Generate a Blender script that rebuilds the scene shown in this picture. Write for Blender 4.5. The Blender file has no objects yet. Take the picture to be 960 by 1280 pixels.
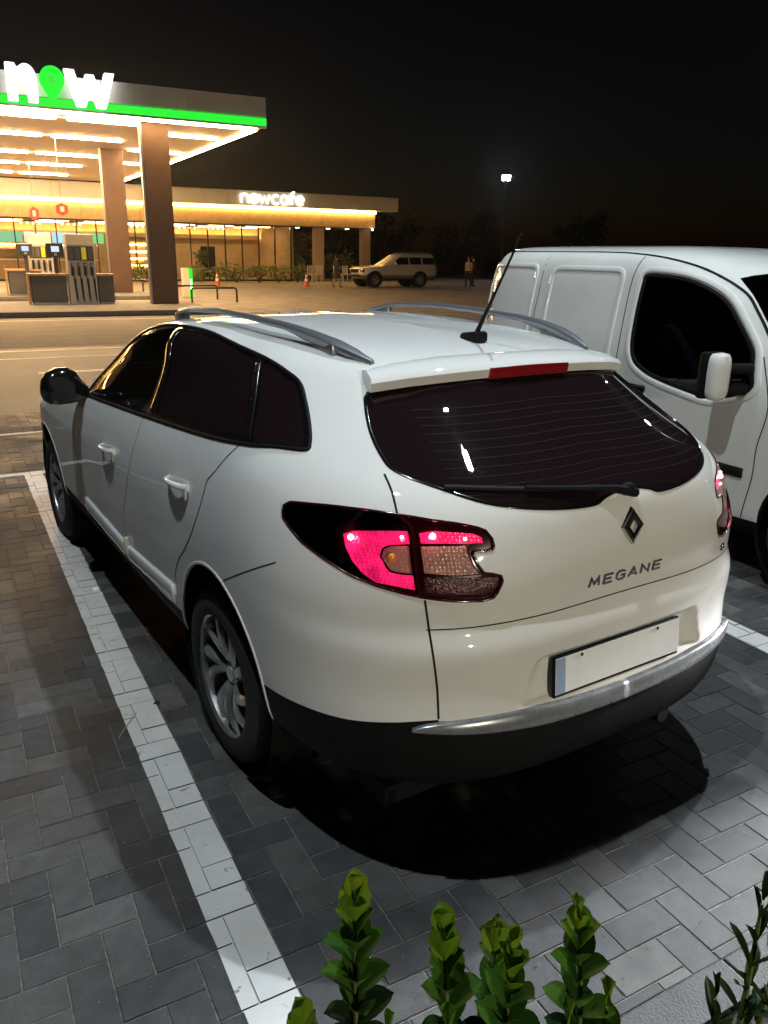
import bpy, bmesh, math, random
import numpy as np
from mathutils import Vector, Matrix
from mathutils.bvhtree import BVHTree
from mathutils.geometry import delaunay_2d_cdt

scene = bpy.context.scene
COL = scene.collection
RNG = random.Random(7)
PI = math.pi

# ------------------------------------------------------------------ camera
def make_camera():
    cd = bpy.data.cameras.new('camera')
    co = bpy.data.objects.new('camera', cd)
    COL.objects.link(co)
    yaw, pitch, roll = math.radians(32.94), math.radians(17.9), math.radians(0.93)
    f = Vector((math.sin(yaw) * math.cos(pitch), math.cos(yaw) * math.cos(pitch), -math.sin(pitch)))
    r = Vector((math.cos(yaw), -math.sin(yaw), 0.0))
    u = r.cross(f)
    r2 = math.cos(roll) * r + math.sin(roll) * u
    u2 = -math.sin(roll) * r + math.cos(roll) * u
    m = Matrix((r2, u2, -f)).transposed().to_4x4()
    m.translation = Vector((-1.738, -2.392, 1.723))
    co.matrix_world = m
    cd.sensor_fit = 'VERTICAL'
    cd.sensor_height = 24.0
    cd.lens = 24.0 * 994.9 / 1280.0
    cd.clip_start = 0.05
    cd.clip_end = 3000
    scene.camera = co
make_camera()

# ------------------------------------------------------------------ night sky
world = bpy.data.worlds.new('World')
scene.world = world
world.use_nodes = True
_nt = world.node_tree
_bg = _nt.nodes['Background']
_sky = _nt.nodes.new('ShaderNodeTexSky')
_sky.sky_type = 'NISHITA'
_sky.sun_disc = False
_sky.sun_elevation = math.radians(-6.0)
_sky.sun_rotation = math.radians(8)
_sky.altitude = 100
_nt.links.new(_sky.outputs[0], _bg.inputs[0])
_bg.inputs[1].default_value = 0.12

scene.view_settings.view_transform = 'Standard'
scene.view_settings.look = 'None'
scene.view_settings.gamma = 1.0
scene.view_settings.exposure = 0.0
scene.view_settings.use_curve_mapping = False
scene.cycles.use_denoising = True
scene.cycles.max_bounces = 8
scene.cycles.transparent_max_bounces = 12
scene.cycles.sample_clamp_indirect = 4.0
scene.cycles.sample_clamp_direct = 0.0
scene.cycles.caustics_reflective = False
scene.cycles.caustics_refractive = False

# ------------------------------------------------------------------ materials
MATS = {}
def _new(name):
    m = bpy.data.materials.new(name)
    m.use_nodes = True
    MATS[name] = m
    return m, m.node_tree, m.node_tree.nodes['Principled BSDF']

def mat(name, col, rough=0.5, metal=0.0, var=0.0, scale=8.0, bump=0.0, bscale=40.0, coat=0.0,
        spec=0.5, rvar=0.0, col2=None, emit=None, estr=0.0, detail=4.0, coords='Object'):
    m, nt, b = _new(name)
    b.inputs['Base Color'].default_value = (*col, 1)
    b.inputs['Roughness'].default_value = rough
    b.inputs['Metallic'].default_value = metal
    b.inputs['Specular IOR Level'].default_value = spec
    b.inputs['Coat Weight'].default_value = coat
    b.inputs['Coat Roughness'].default_value = 0.05
    if emit:
        b.inputs['Emission Color'].default_value = (*emit, 1)
        b.inputs['Emission Strength'].default_value = estr
    if var or bump or rvar or col2:
        tc = nt.nodes.new('ShaderNodeTexCoord')
        n = nt.nodes.new('ShaderNodeTexNoise')
        n.inputs['Scale'].default_value = scale
        n.inputs['Detail'].default_value = detail
        nt.links.new(tc.outputs[coords], n.inputs['Vector'])
        if var or col2:
            c2 = col2 if col2 else tuple(max(0, c * (1 - var)) for c in col)
            c1 = col if col2 else tuple(min(1, c * (1 + var)) for c in col)
            rp = nt.nodes.new('ShaderNodeValToRGB')
            rp.color_ramp.elements[0].position = 0.32
            rp.color_ramp.elements[1].position = 0.68
            rp.color_ramp.elements[0].color = (*c2, 1)
            rp.color_ramp.elements[1].color = (*c1, 1)
            nt.links.new(n.outputs['Fac'], rp.inputs['Fac'])
            nt.links.new(rp.outputs['Color'], b.inputs['Base Color'])
        if rvar:
            mr = nt.nodes.new('ShaderNodeMapRange')
            mr.inputs['To Min'].default_value = max(0, rough - rvar)
            mr.inputs['To Max'].default_value = min(1, rough + rvar)
            nt.links.new(n.outputs['Fac'], mr.inputs['Value'])
            nt.links.new(mr.outputs['Result'], b.inputs['Roughness'])
        if bump:
            n2 = nt.nodes.new('ShaderNodeTexNoise')
            n2.inputs['Scale'].default_value = bscale
            n2.inputs['Detail'].default_value = 3
            nt.links.new(tc.outputs[coords], n2.inputs['Vector'])
            bp = nt.nodes.new('ShaderNodeBump')
            bp.inputs['Strength'].default_value = bump
            bp.inputs['Distance'].default_value = 0.01
            nt.links.new(n2.outputs['Fac'], bp.inputs['Height'])
            nt.links.new(bp.outputs['Normal'], b.inputs['Normal'])
    return m

def emitter(name, col, strength):
    m, nt, b = _new(name)
    nt.nodes.remove(b)
    e = nt.nodes.new('ShaderNodeEmission')
    e.inputs[0].default_value = (*col, 1)
    e.inputs[1].default_value = strength
    nt.links.new(e.outputs[0], nt.nodes['Material Output'].inputs[0])
    return m

def glass(name, tint, ior=1.5, rough=0.0, gcol=(1, 1, 1), film=None):
    """thin pane: what passes straight through is tinted, the rest mirrors"""
    m, nt, b = _new(name)
    nt.nodes.remove(b)
    tr = nt.nodes.new('ShaderNodeBsdfTransparent')
    tr.inputs[0].default_value = (*tint, 1)
    gl = nt.nodes.new('ShaderNodeBsdfGlossy')
    gl.inputs['Color'].default_value = (*gcol, 1)
    gl.inputs['Roughness'].default_value = rough
    fr = nt.nodes.new('ShaderNodeFresnel')
    fr.inputs[0].default_value = ior
    mx = nt.nodes.new('ShaderNodeMixShader')
    nt.links.new(fr.outputs[0], mx.inputs[0])
    if film:                                   # tint film and dust scatter a little light
        df = nt.nodes.new('ShaderNodeBsdfDiffuse'); df.inputs[0].default_value = (*film, 1)
        ad = nt.nodes.new('ShaderNodeAddShader')
        nt.links.new(tr.outputs[0], ad.inputs[0]); nt.links.new(df.outputs[0], ad.inputs[1]); nt.links.new(ad.outputs[0], mx.inputs[1])
    else:
        nt.links.new(tr.outputs[0], mx.inputs[1])
    nt.links.new(gl.outputs[0], mx.inputs[2])
    nt.links.new(mx.outputs[0], nt.nodes['Material Output'].inputs[0])
    return m

# ------------------------------------------------------------------ objects
def tag(o, label=None, cat=None, group=None, kind=None):
    if label: o['label'] = label
    if cat: o['category'] = cat
    if group: o['group'] = group
    if kind: o['kind'] = kind
    return o

def empty(name, loc=(0, 0, 0), rz=0.0):
    o = bpy.data.objects.new(name, None)
    o.empty_display_size = 0.2
    o.location = loc
    o.rotation_euler = (0, 0, rz)
    COL.objects.link(o)
    return o

def link_mesh(name, me, parent=None, loc=None, rz=None):
    o = bpy.data.objects.new(name, me)
    COL.objects.link(o)
    if parent: o.parent = parent
    if loc is not None: o.location = loc
    if rz is not None: o.rotation_euler = (0, 0, rz)
    return o

def mesh_from(name, V, F, m=None, smooth=False):
    me = bpy.data.meshes.new(name)
    me.from_pydata([tuple(v) for v in V], [], [tuple(f) for f in F])
    if m: me.materials.append(m)
    if smooth:
        me.polygons.foreach_set('use_smooth', [True] * len(me.polygons))
    me.update()
    return me

def copy_tree(o, parent=None):
    c = o.copy()
    COL.objects.link(c)
    c.parent = parent
    for ch in list(o.children):
        copy_tree(ch, c)
    return c

class MB:
    """collects shapes, then links them as one mesh object"""
    def __init__(s): s.V = []; s.F = []
    def add(s, V, F):
        n = len(s.V); s.V += [tuple(v) for v in V]; s.F += [tuple(i + n for i in f) for f in F]; return s
    def box(s, x0, x1, y0, y1, z0, z1):
        V = [(x, y, z) for z in (z0, z1) for y in (y0, y1) for x in (x0, x1)]
        return s.add(V, [(0, 2, 3, 1), (4, 5, 7, 6), (0, 1, 5, 4), (2, 6, 7, 3), (0, 4, 6, 2), (1, 3, 7, 5)])
    def cbox(s, x0, x1, y0, y1, z0, z1, c):
        """box with chamfered upright and top edges"""
        bm = bmesh.new()
        bmesh.ops.create_cube(bm, size=1)
        for v in bm.verts:
            v.co = Vector((x0 + (v.co.x + .5) * (x1 - x0), y0 + (v.co.y + .5) * (y1 - y0), z0 + (v.co.z + .5) * (z1 - z0)))
        bmesh.ops.bevel(bm, geom=list(bm.edges), offset=c, segments=2, affect='EDGES', profile=.5)
        bm.verts.index_update()
        V = [v.co.copy() for v in bm.verts]; F = [[v.index for v in f.verts] for f in bm.faces]
        bm.free()
        return s.add(V, F)
    def prism(s, pts, h0, h1, axis=2):
        """2D outline extruded between h0 and h1; axis is the extrusion axis"""
        n = len(pts)
        def P(a, b, h): return (a, b, h) if axis == 2 else ((h, a, b) if axis == 0 else (a, h, b))
        V = [P(a, b, h0) for a, b in pts] + [P(a, b, h1) for a, b in pts]
        F = [tuple(range(n - 1, -1, -1)), tuple(range(n, 2 * n))] + [(i, (i + 1) % n, n + (i + 1) % n, n + i) for i in range(n)]
        return s.add(V, F)
    def tube(s, pts, r, n=8, cap=True):
        pts = [Vector(p) for p in pts]
        rr = r if isinstance(r, (list, tuple)) else [r] * len(pts)
        V = []; F = []
        t0 = (pts[1] - pts[0]).normalized()
        a = t0.orthogonal().normalized()
        for i, p in enumerate(pts):
            t = (pts[min(i + 1, len(pts) - 1)] - pts[max(i - 1, 0)]).normalized()
            a = (a - t * a.dot(t)).normalized(); b = t.cross(a)
            for k in range(n):
                th = 2 * PI * k / n
                V.append(p + rr[i] * (math.cos(th) * a + math.sin(th) * b))
        for i in range(len(pts) - 1):
            for k in range(n):
                k2 = (k + 1) % n
                F.append((i * n + k, i * n + k2, (i + 1) * n + k2, (i + 1) * n + k))
        if cap:
            F.append(tuple(range(n - 1, -1, -1))); F.append(tuple(range((len(pts) - 1) * n, len(pts) * n)))
        return s.add(V, F)
    def lathe(s, prof, n=24, axis=2, org=(0, 0, 0), closed=False):
        """prof: list of (radius, height)"""
        V = []; F = []
        for r, h in prof:
            for k in range(n):
                th = 2 * PI * k / n
                c, d = r * math.cos(th), r * math.sin(th)
                p = (c, d, h) if axis == 2 else ((h, c, d) if axis == 0 else (d, h, c))
                V.append((p[0] + org[0], p[1] + org[1], p[2] + org[2]))
        m = len(prof)
        for i in range(m if closed else m - 1):
            j = (i + 1) % m
            for k in range(n):
                k2 = (k + 1) % n
                F.append((i * n + k, i * n + k2, j * n + k2, j * n + k))
        return s.add(V, F)
    def ball(s, c, r, nu=10, nv=7, sc=(1, 1, 1)):
        V = []; F = []
        for i in range(nv + 1):
            ph = -PI / 2 + PI * i / nv
            for k in range(nu):
                th = 2 * PI * k / nu
                V.append((c[0] + r * sc[0] * math.cos(ph) * math.cos(th), c[1] + r * sc[1] * math.cos(ph) * math.sin(th), c[2] + r * sc[2] * math.sin(ph)))
        for i in range(nv):
            for k in range(nu):
                k2 = (k + 1) % nu
                F.append((i * nu + k, i * nu + k2, (i + 1) * nu + k2, (i + 1) * nu + k))
        return s.add(V, F)
    def xf(s, M):
        s.V = [tuple(M @ Vector(v)) for v in s.V]; return s
    def mesh(s, name, m, smooth=False):
        me = mesh_from(name, s.V, s.F, m, smooth)
        bm = bmesh.new(); bm.from_mesh(me)
        bmesh.ops.recalc_face_normals(bm, faces=bm.faces)
        bm.to_mesh(me); bm.free()
        if smooth:
            me.set_sharp_from_angle(angle=math.radians(38))
        return me
    def build(s, name, m, parent=None, smooth=False, loc=None, rz=None):
        return link_mesh(name, s.mesh(name, m, smooth), parent, loc, rz)

def text_mesh(body, size, depth=.004, spacing=1.0, shear=0.0, offset=0.0, res=4):
    cu = bpy.data.curves.new('lettering', 'FONT')
    cu.body = body; cu.size = size; cu.extrude = depth; cu.space_character = spacing
    cu.align_x = 'CENTER'; cu.shear = shear; cu.offset = offset; cu.resolution_u = res
    o = bpy.data.objects.new('lettering', cu)
    COL.objects.link(o)
    dg = bpy.context.evaluated_depsgraph_get()
    me = bpy.data.meshes.new_from_object(o.evaluated_get(dg))
    bpy.data.objects.remove(o); bpy.data.curves.remove(cu)
    return me

# ------------------------------------------------------------------ car park lamps: where they stand (built further down)
LAMPS = [
    # spot on the ground, height, arm, watts, colour, aim
    dict(pos=(-.9, -9.6, -.09), h=2.6, arm=(.0, .9, 0), energy=370, col=(1.0, .90, .70), aim=(0, -1, .8), label='low warm lamp post standing behind the photographer'),
    dict(pos=(3.3, -1.95, -.02), h=8.4, arm=(-.9, 2.45, 0), energy=390, col=(.80, .92, 1.0), label='tall cool white lamp post whose long arm reaches over the van'),
    dict(pos=(-5.2, -.9, -.01), h=8.0, arm=(2.8, .3, 0), energy=285, col=(.84, .94, 1.0), label='tall cool white lamp post left of the estate car'),
    dict(pos=(6.7, -1.32, -.01), h=1.5, arm=(-.2, .0, 0), energy=15000, col=(.97, .98, 1.0), aim=(.1, -1.38, 0), spot=(math.radians(17), .7), label='short bright garden lamp post beyond the nose of the van'),
    dict(pos=(15.6, 4.6, -.01), h=7.6, arm=(-.4, .1, 0), energy=420, col=(.95, .97, 1.0), label='farther tall lamp post beyond the van on the right'),
]
# ------------------------------------------------------------------ car body surfaces
def sup(n, N, a, b):
    """quarter superellipse from (a,0) to (0,b), N points evenly spaced along it"""
    t = np.linspace(0, PI / 2, 600)
    x = a * np.abs(np.cos(t)) ** (2 / n); y = b * np.abs(np.sin(t)) ** (2 / n)
    s = np.concatenate([[0], np.cumsum(np.hypot(np.diff(x), np.diff(y)))])
    q = np.linspace(0, s[-1], N)
    return np.interp(q, s, x), np.interp(q, s, y), q / s[-1]

class Surf:
    """half of a vehicle skin: closed-loop waterlines splined upwards.  u runs nose -> tail, v sill -> roof.  x >= 0 half."""
    NF, NS, NR = 70, 60, 110
    def __init__(s, loops, lam=0.7, bulge=0.0):
        P = []
        for L in loops:
            w, ycr, ycf = L['w'], L['ycr'], L['ycf']
            wr = L.get('wr', w); wf = L.get('wf', w)
            xf, yf, tf = sup(L['nf'], s.NF, wf, L['yf'] - ycf)
            xr, yr, tr = sup(L['nr'], s.NR, wr, ycr - L['yr'])
            t = np.linspace(0, 1, s.NS + 2)[1:-1]
            e = t * t * (3 - 2 * t)
            xs = wf + (wr - wf) * e + (w - .5 * (wf + wr)) * np.sin(PI * t) ** 2
            ys = ycf + (ycr - ycf) * t
            zfun = L['z']
            def bl(q): return q * q * (3 - 2 * q)
            zf = zfun(ycf + 0 * tf) + (L['zf'] - zfun(ycf)) * bl(tf)
            zf = np.where(tf < .999, zf, L['zf'])
            zr = zfun(np.full_like(tr, ycr)) + (L['zr'] - zfun(ycr)) * bl(tr) if not L.get('zside') else None
            zr = (zfun(ycr - yr) * (1 - bl(tr)) + L['zr'] * bl(tr))
            zf = (zfun(ycf + yf) * (1 - bl(tf)) + L['zf'] * bl(tf))
            X = np.concatenate([xf[::-1], xs, xr]); Y = np.concatenate([(ycf + yf)[::-1], ys, ycr - yr]); Z = np.concatenate([zf[::-1], zfun(ys), zr])
            P.append(np.stack([X, Y, Z], -1))
        P = np.array(P)                      # (loops, NU, 3)
        n = len(P)
        # control points of a uniform cubic B-spline, pulled part of the way to interpolation
        A = np.zeros((n, n))
        for i in range(n):
            if i in (0, n - 1): A[i, i] = 1
            else: A[i, i - 1:i + 2] = (1 / 6, 4 / 6, 1 / 6)
        C = np.linalg.solve(A, P.reshape(n, -1)).reshape(P.shape)
        s.C = P + lam * (C - P); s.n = n; s.NU = P.shape[1]
        s.C = np.concatenate([2 * s.C[:1] - s.C[1:2], s.C, 2 * s.C[-1:] - s.C[-2:-1]])
        s.grid()
    def ev(s, u, v):
        """u in [0,1], v in [0,n-1]; arrays"""
        u = np.clip(np.asarray(u, float), 0, 1) * (s.NU - 1); v = np.clip(np.asarray(v, float), 0, s.n - 1)
        iu = np.clip(u.astype(int), 1, s.NU - 3); fu = u - iu
        iv = np.clip(v.astype(int), 0, s.n - 2); f = v - iv
        b = [(1 - f) ** 3 / 6, (3 * f ** 3 - 6 * f ** 2 + 4) / 6, (-3 * f ** 3 + 3 * f ** 2 + 3 * f + 1) / 6, f ** 3 / 6]
        c = [(-fu ** 3 + 2 * fu ** 2 - fu) / 2, (3 * fu ** 3 - 5 * fu ** 2 + 2) / 2, (-3 * fu ** 3 + 4 * fu ** 2 + fu) / 2, (fu ** 3 - fu ** 2) / 2]
        r = 0
        for k in range(4):
            for j in range(4):
                r = r + (b[k] * c[j])[..., None] * s.C[iv + k, iu + j - 1]
        return s.post(u / (s.NU - 1), v, r)
    def post(s, u, v, p):
        p = p.copy(); p[..., 0] = np.maximum(p[..., 0], 0); return p
    def nrm(s, u, v):
        h = 0.0015; k = 0.03
        du = s.ev(u + h, v) - s.ev(u - h, v); dv = s.ev(u, np.asarray(v) + k) - s.ev(u, np.asarray(v) - k)
        n = np.cross(dv, du)
        l = np.linalg.norm(n, axis=-1, keepdims=True)
        n = n / np.maximum(l, 1e-9)
        c = s.ev(u, v) - np.array([0, 1.0, .7])
        sg = np.sign((n * (s.ev(u, v) - s.core(s.ev(u, v)))).sum(-1, keepdims=True)); sg[sg == 0] = 1
        n = n * sg
        bad = (l[..., 0] < 1e-7)
        n[bad] = (0, 0, 1)
        mid = s.ev(u, v)[..., 0] < 2e-3                     # symmetry plane: no sideways tilt
        n[mid, 0] = 0
        n /= np.maximum(np.linalg.norm(n, axis=-1, keepdims=True), 1e-9)
        return n
    def core(s, p):
        c = p.copy(); c[..., 0] = 0; c[..., 1] = np.clip(p[..., 1], *s.corey); c[..., 2] = np.clip(p[..., 2], *s.corez); return c
    corey = (-.3, 2.2); corez = (.5, .95)
    def grid(s, nu=280, nv=130):
        uu, vv = np.meshgrid(np.linspace(0, 1, nu), np.linspace(0, s.n - 1, nv))
        P = s.ev(uu, vv)
        s.gu, s.gv, s.gnu = uu.ravel(), vv.ravel(), nu
        V = [Vector(p) for p in P.reshape(-1, 3)]
        F = []
        for j in range(nv - 1):
            for i in range(nu - 1):
                a = j * nu + i; F.append((a, a + 1, a + nu + 1)); F.append((a, a + nu + 1, a + nu))
        s.bV, s.bF = V, F
        s.bvh = BVHTree.FromPolygons(V, F)
    def cast(s, o, d):
        h = s.bvh.ray_cast(Vector(o), Vector(d))
        if h[0] is None:
            h = s.bvh.find_nearest(Vector(o))
        return s.inv(h[0], h[2])
    def inv(s, p, fi):
        a, b, c = s.bF[fi]
        A, B, C = s.bV[a], s.bV[b], s.bV[c]
        v0, v1, v2 = B - A, C - A, p - A
        d00, d01, d11, d20, d21 = v0 @ v0, v0 @ v1, v1 @ v1, v2 @ v0, v2 @ v1
        den = d00 * d11 - d01 * d01
        if abs(den) < 1e-14: return s.gu[a], s.gv[a]
        w1 = (d11 * d20 - d01 * d21) / den; w2 = (d00 * d21 - d01 * d20) / den
        w0 = 1 - w1 - w2
        return (w0 * s.gu[a] + w1 * s.gu[b] + w2 * s.gu[c], w0 * s.gv[a] + w1 * s.gv[b] + w2 * s.gv[c])
    # outlines given in a side view (y, z), a rear view (x, z) or a top view (x, y) become (u, v) outlines
    def side(s, pts): return [s.cast((3, y, z), (-1, 0, 0)) for y, z in pts]
    def rear(s, pts): return [s.cast((x, -4, z), (0, 1, 0)) if x > 1e-4 else (1.0, s.cast((.004, -4, z), (0, 1, 0))[1]) for x, z in pts]
    def top(s, pts): return [s.cast((x, y, 4), (0, 0, -1)) for x, y in pts]
    def near(s, pts):
        r = []
        for p in pts:
            h = s.bvh.find_nearest(Vector((abs(p[0]), p[1], p[2]))); r.append(s.inv(h[0], h[2]))
        return r

def dens(pts, n=6, closed=True):
    """Catmull-Rom through the points"""
    P = [np.array(p, float) for p in pts]; N = len(P); out = []
    for i in range(N if closed else N - 1):
        if closed: a, b, c, d = P[i - 1], P[i], P[(i + 1) % N], P[(i + 2) % N]
        else: a, b, c, d = P[max(i - 1, 0)], P[i], P[i + 1], P[min(i + 2, N - 1)]
        for k in range(n):
            t = k / n
            out.append(.5 * (2 * b + (c - a) * t + (2 * a - 5 * b + 4 * c - d) * t * t + (3 * b - a - 3 * c + d) * t ** 3))
    if not closed: out.append(P[-1])
    return [tuple(p) for p in out]

def lin(pts, n=6, closed=True):
    P = [np.array(p, float) for p in pts]; N = len(P); out = []
    for i in range(N if closed else N - 1):
        for k in range(n): out.append(tuple(P[i] + (P[(i + 1) % N] - P[i]) * k / n))
    if not closed: out.append(tuple(P[-1]))
    return out

def rounded(pts, r, n=5, seg=4):
    """closed polygon with its corners rounded by r (one value or one per corner), straight edges cut into seg"""
    N = len(pts); P = [np.array(p, float) for p in pts]; rr = r if isinstance(r, (list, tuple)) else [r] * N; out = []
    for i in range(N):
        a, b, c = P[i - 1], P[i], P[(i + 1) % N]
        la, lc = np.linalg.norm(a - b), np.linalg.norm(c - b)
        q = min(rr[i], .45 * la, .45 * lc)
        p0 = b + (a - b) / la * q; p1 = b + (c - b) / lc * q
        for k in range(n + 1):
            t = k / n
            out.append((1 - t) ** 2 * p0 + 2 * t * (1 - t) * b + t * t * p1)
        q2 = min(rr[(i + 1) % N], .45 * lc, .45 * np.linalg.norm(P[(i + 2) % N] - c))
        p2 = c + (b - c) / lc * q2
        for k in range(1, seg): out.append(p1 + (p2 - p1) * k / seg)
    return [tuple(p) for p in out]

def inside(poly, X, Y):
    poly = np.asarray(poly); res = np.zeros(X.shape, bool); n = len(poly)
    x0, y0 = poly[:, 0], poly[:, 1]
    j = n - 1
    for i in range(n):
        c = ((y0[i] > Y) != (y0[j] > Y))
        with np.errstate(divide='ignore', invalid='ignore'):
            xi = (x0[j] - x0[i]) * (Y - y0[i]) / (y0[j] - y0[i]) + x0[i]
        res ^= c & (X < xi); j = i
    return res

def tessellate(S, regions, nu=150, nv=100, urange=(0, 1)):
    """regions: list of (key, uv outline); later ones win.  returns key -> (uv array, tri array)"""
    SU = 14.0                       # u is stretched so that a step in u and in v is about as long
    uu, vv = np.meshgrid(np.linspace(urange[0], urange[1], nu), np.linspace(0, S.n - 1, nv))
    G = np.stack([uu.ravel() * SU, vv.ravel()], -1)
    lim = .3 * min(SU * (urange[1] - urange[0]) / nu, (S.n - 1) / nv)
    keep = np.ones(len(G), bool); pts = []; edges = []
    for key, ol in regions:
        o = np.array([(u * SU, v) for u, v in ol])
        # split long edges
        q = []
        for a, b in zip(o, np.roll(o, -1, 0)):
            L = np.linalg.norm(b - a); m = max(1, int(L / (3.2 * lim)))
            for k in range(m): q.append(a + (b - a) * k / m)
        o = np.array(q)
        n0 = len(pts); pts += [tuple(p) for p in o]; m = len(o)
        edges += [(n0 + k, n0 + (k + 1) % m) for k in range(m)]
        for p in o:
            bnd = (np.abs(G[:, 0] - urange[0] * SU) < 1e-9) | (np.abs(G[:, 0] - urange[1] * SU) < 1e-9) | (G[:, 1] < 1e-9) | (G[:, 1] > S.n - 1 - 1e-9)
            keep &= (np.hypot(G[:, 0] - p[0], G[:, 1] - p[1]) > lim * 1.2)
    g = G[keep]; allp = [Vector(p) for p in pts] + [Vector(p) for p in g]
    V, E, F, _, _, _ = delaunay_2d_cdt(allp, edges, [], 0, 1e-6)
    V = np.array([(v[0], v[1]) for v in V]); F = np.array(F)
    c = V[F].mean(1)
    lab = np.zeros(len(F), int)
    for i, (key, ol) in enumerate(regions):
        lab[inside(np.array([(u * SU, v) for u, v in ol]), c[:, 0], c[:, 1])] = i + 1
    V[:, 0] /= SU
    out = {}
    keys = ['rest'] + [k for k, _ in regions]
    for i, key in enumerate(keys):
        f = F[lab == i]
        if key in out: out[key] = (V, np.concatenate([out[key][1], f]))
        else: out[key] = (V, f)
    return out

def skin_mesh(S, name, uvF, m, off=0.0, halves=(1, -1), thick=0.0):
    """mesh of one region; halves: +1 is the right side (x>0), -1 the left"""
    UV, F = uvF
    used = np.unique(F); mp = -np.ones(len(UV), int); mp[used] = np.arange(len(used)); F = mp[F]
    u, v = UV[used, 0], UV[used, 1]
    P = S.ev(u, v); N = S.nrm(u, v)
    V = []; FF = []; NN = []
    for h in halves:
        n0 = len(V)
        Q = P + N * off; Q = Q.copy(); M = N.copy()
        Q[:, 0] *= h; M[:, 0] *= h
        V += [tuple(p) for p in Q]; NN += [tuple(p) for p in M]
        # orient by the analytic normal
        a, b, c = Q[F[:, 0]], Q[F[:, 1]], Q[F[:, 2]]
        fl = (np.cross(b - a, c - a) * M[F].mean(1)).sum(1) < 0
        G = F.copy(); G[fl] = G[fl][:, ::-1]
        FF += [tuple(int(i) + n0 for i in f) for f in G]
    me = mesh_from(name, V, FF, m, True)
    if len(halves) == 2:
        bm = bmesh.new(); bm.from_mesh(me)
        bmesh.ops.remove_doubles(bm, verts=[w for w in bm.verts if abs(w.co.x) < 1e-4], dist=2e-4)
        bm.to_mesh(me); bm.free()
        co = np.zeros(len(me.vertices) * 3); me.vertices.foreach_get('co', co); co = co.reshape(-1, 3)
        from mathutils import kdtree
        kd = kdtree.KDTree(len(V))
        for i, p in enumerate(V): kd.insert(p, i)
        kd.balance()
        NN = [NN[kd.find(p)[1]] for p in co]
    me.normals_split_custom_set_from_vertices(NN)
    return me

def ribbon(S, name, uv, width, m, off=.0006, closed=False, halves=(1, -1), bias=0.0, parent=None, thick=0.0):
    """band that follows a line on the skin (shade strips for panel gaps, trims).  bias shifts it sideways; thick gives it a raised body"""
    u = np.array([p[0] for p in uv]); v = np.array([p[1] for p in uv])
    if len(halves) == 2 and u.max() < 1 - 1e-6 and u.min() > 1e-6:
        for h in halves: r = ribbon(S, name, uv, width, m, off, closed, (h,), bias, parent, thick)
        return r
    P = S.ev(u, v); N = S.nrm(u, v)
    width = np.interp(np.linspace(0, 1, len(u)), np.linspace(0, 1, len(np.atleast_1d(width))), np.atleast_1d(width))[:, None]
    if closed: T = np.roll(P, -1, 0) - np.roll(P, 1, 0)
    else: T = np.gradient(P, axis=0)
    T /= np.maximum(np.linalg.norm(T, axis=1, keepdims=True), 1e-9)
    B = np.cross(N, T); B /= np.maximum(np.linalg.norm(B, axis=1, keepdims=True), 1e-9)
    prof = [(-.5, off), (.5, off)] if not thick else [(-.5, -.004), (-.5, thick * .6), (-.36, thick), (.36, thick), (.5, thick * .6), (.5, -.004)]
    V = []; F = []
    for h in halves:
        n0 = len(V); k = len(prof)
        for a, o in prof:
            Q = P + B * width * (a + bias) + N * o
            Q = Q.copy(); Q[:, 0] *= h
            if u[-1] > 1 - 1e-6: Q[-1, 0] = 0
            V += [tuple(q) for q in Q]
        n = len(P)
        for i in range(n if closed else n - 1):
            j = (i + 1) % n
            for c in range(k - 1): F.append((n0 + c * n + i, n0 + c * n + j, n0 + (c + 1) * n + j, n0 + (c + 1) * n + i))
        if thick and not closed:
            F.append(tuple(n0 + c * n for c in range(k))); F.append(tuple(n0 + c * n + n - 1 for c in range(k)))
    me = mesh_from(name, V, F, m, bool(thick))
    bm = bmesh.new(); bm.from_mesh(me)
    if len(halves) == 2: bmesh.ops.remove_doubles(bm, verts=[w for w in bm.verts if abs(w.co.x) < 1e-4], dist=1e-4)
    bmesh.ops.recalc_face_normals(bm, faces=bm.faces); bm.to_mesh(me); bm.free()
    return link_mesh(name, me, parent)
def belt(k, z0):
    return lambda y: z0 - k * np.asarray(y, float)
def roofz(z0, a=.012):
    return lambda y: z0 - a * (np.asarray(y, float) - .8) ** 2
def LP(z, w, yr, zr, yf, zf, nr=3.3, nf=2.6, ycr=-.05, ycf=2.6, **k):
    return dict(z=z if callable(z) else (lambda y, z=z: z + 0 * np.asarray(y, float)), w=w, yr=yr, zr=zr, yf=yf, zf=zf, nr=nr, nf=nf, ycr=ycr, ycf=ycf, **k)
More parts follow.
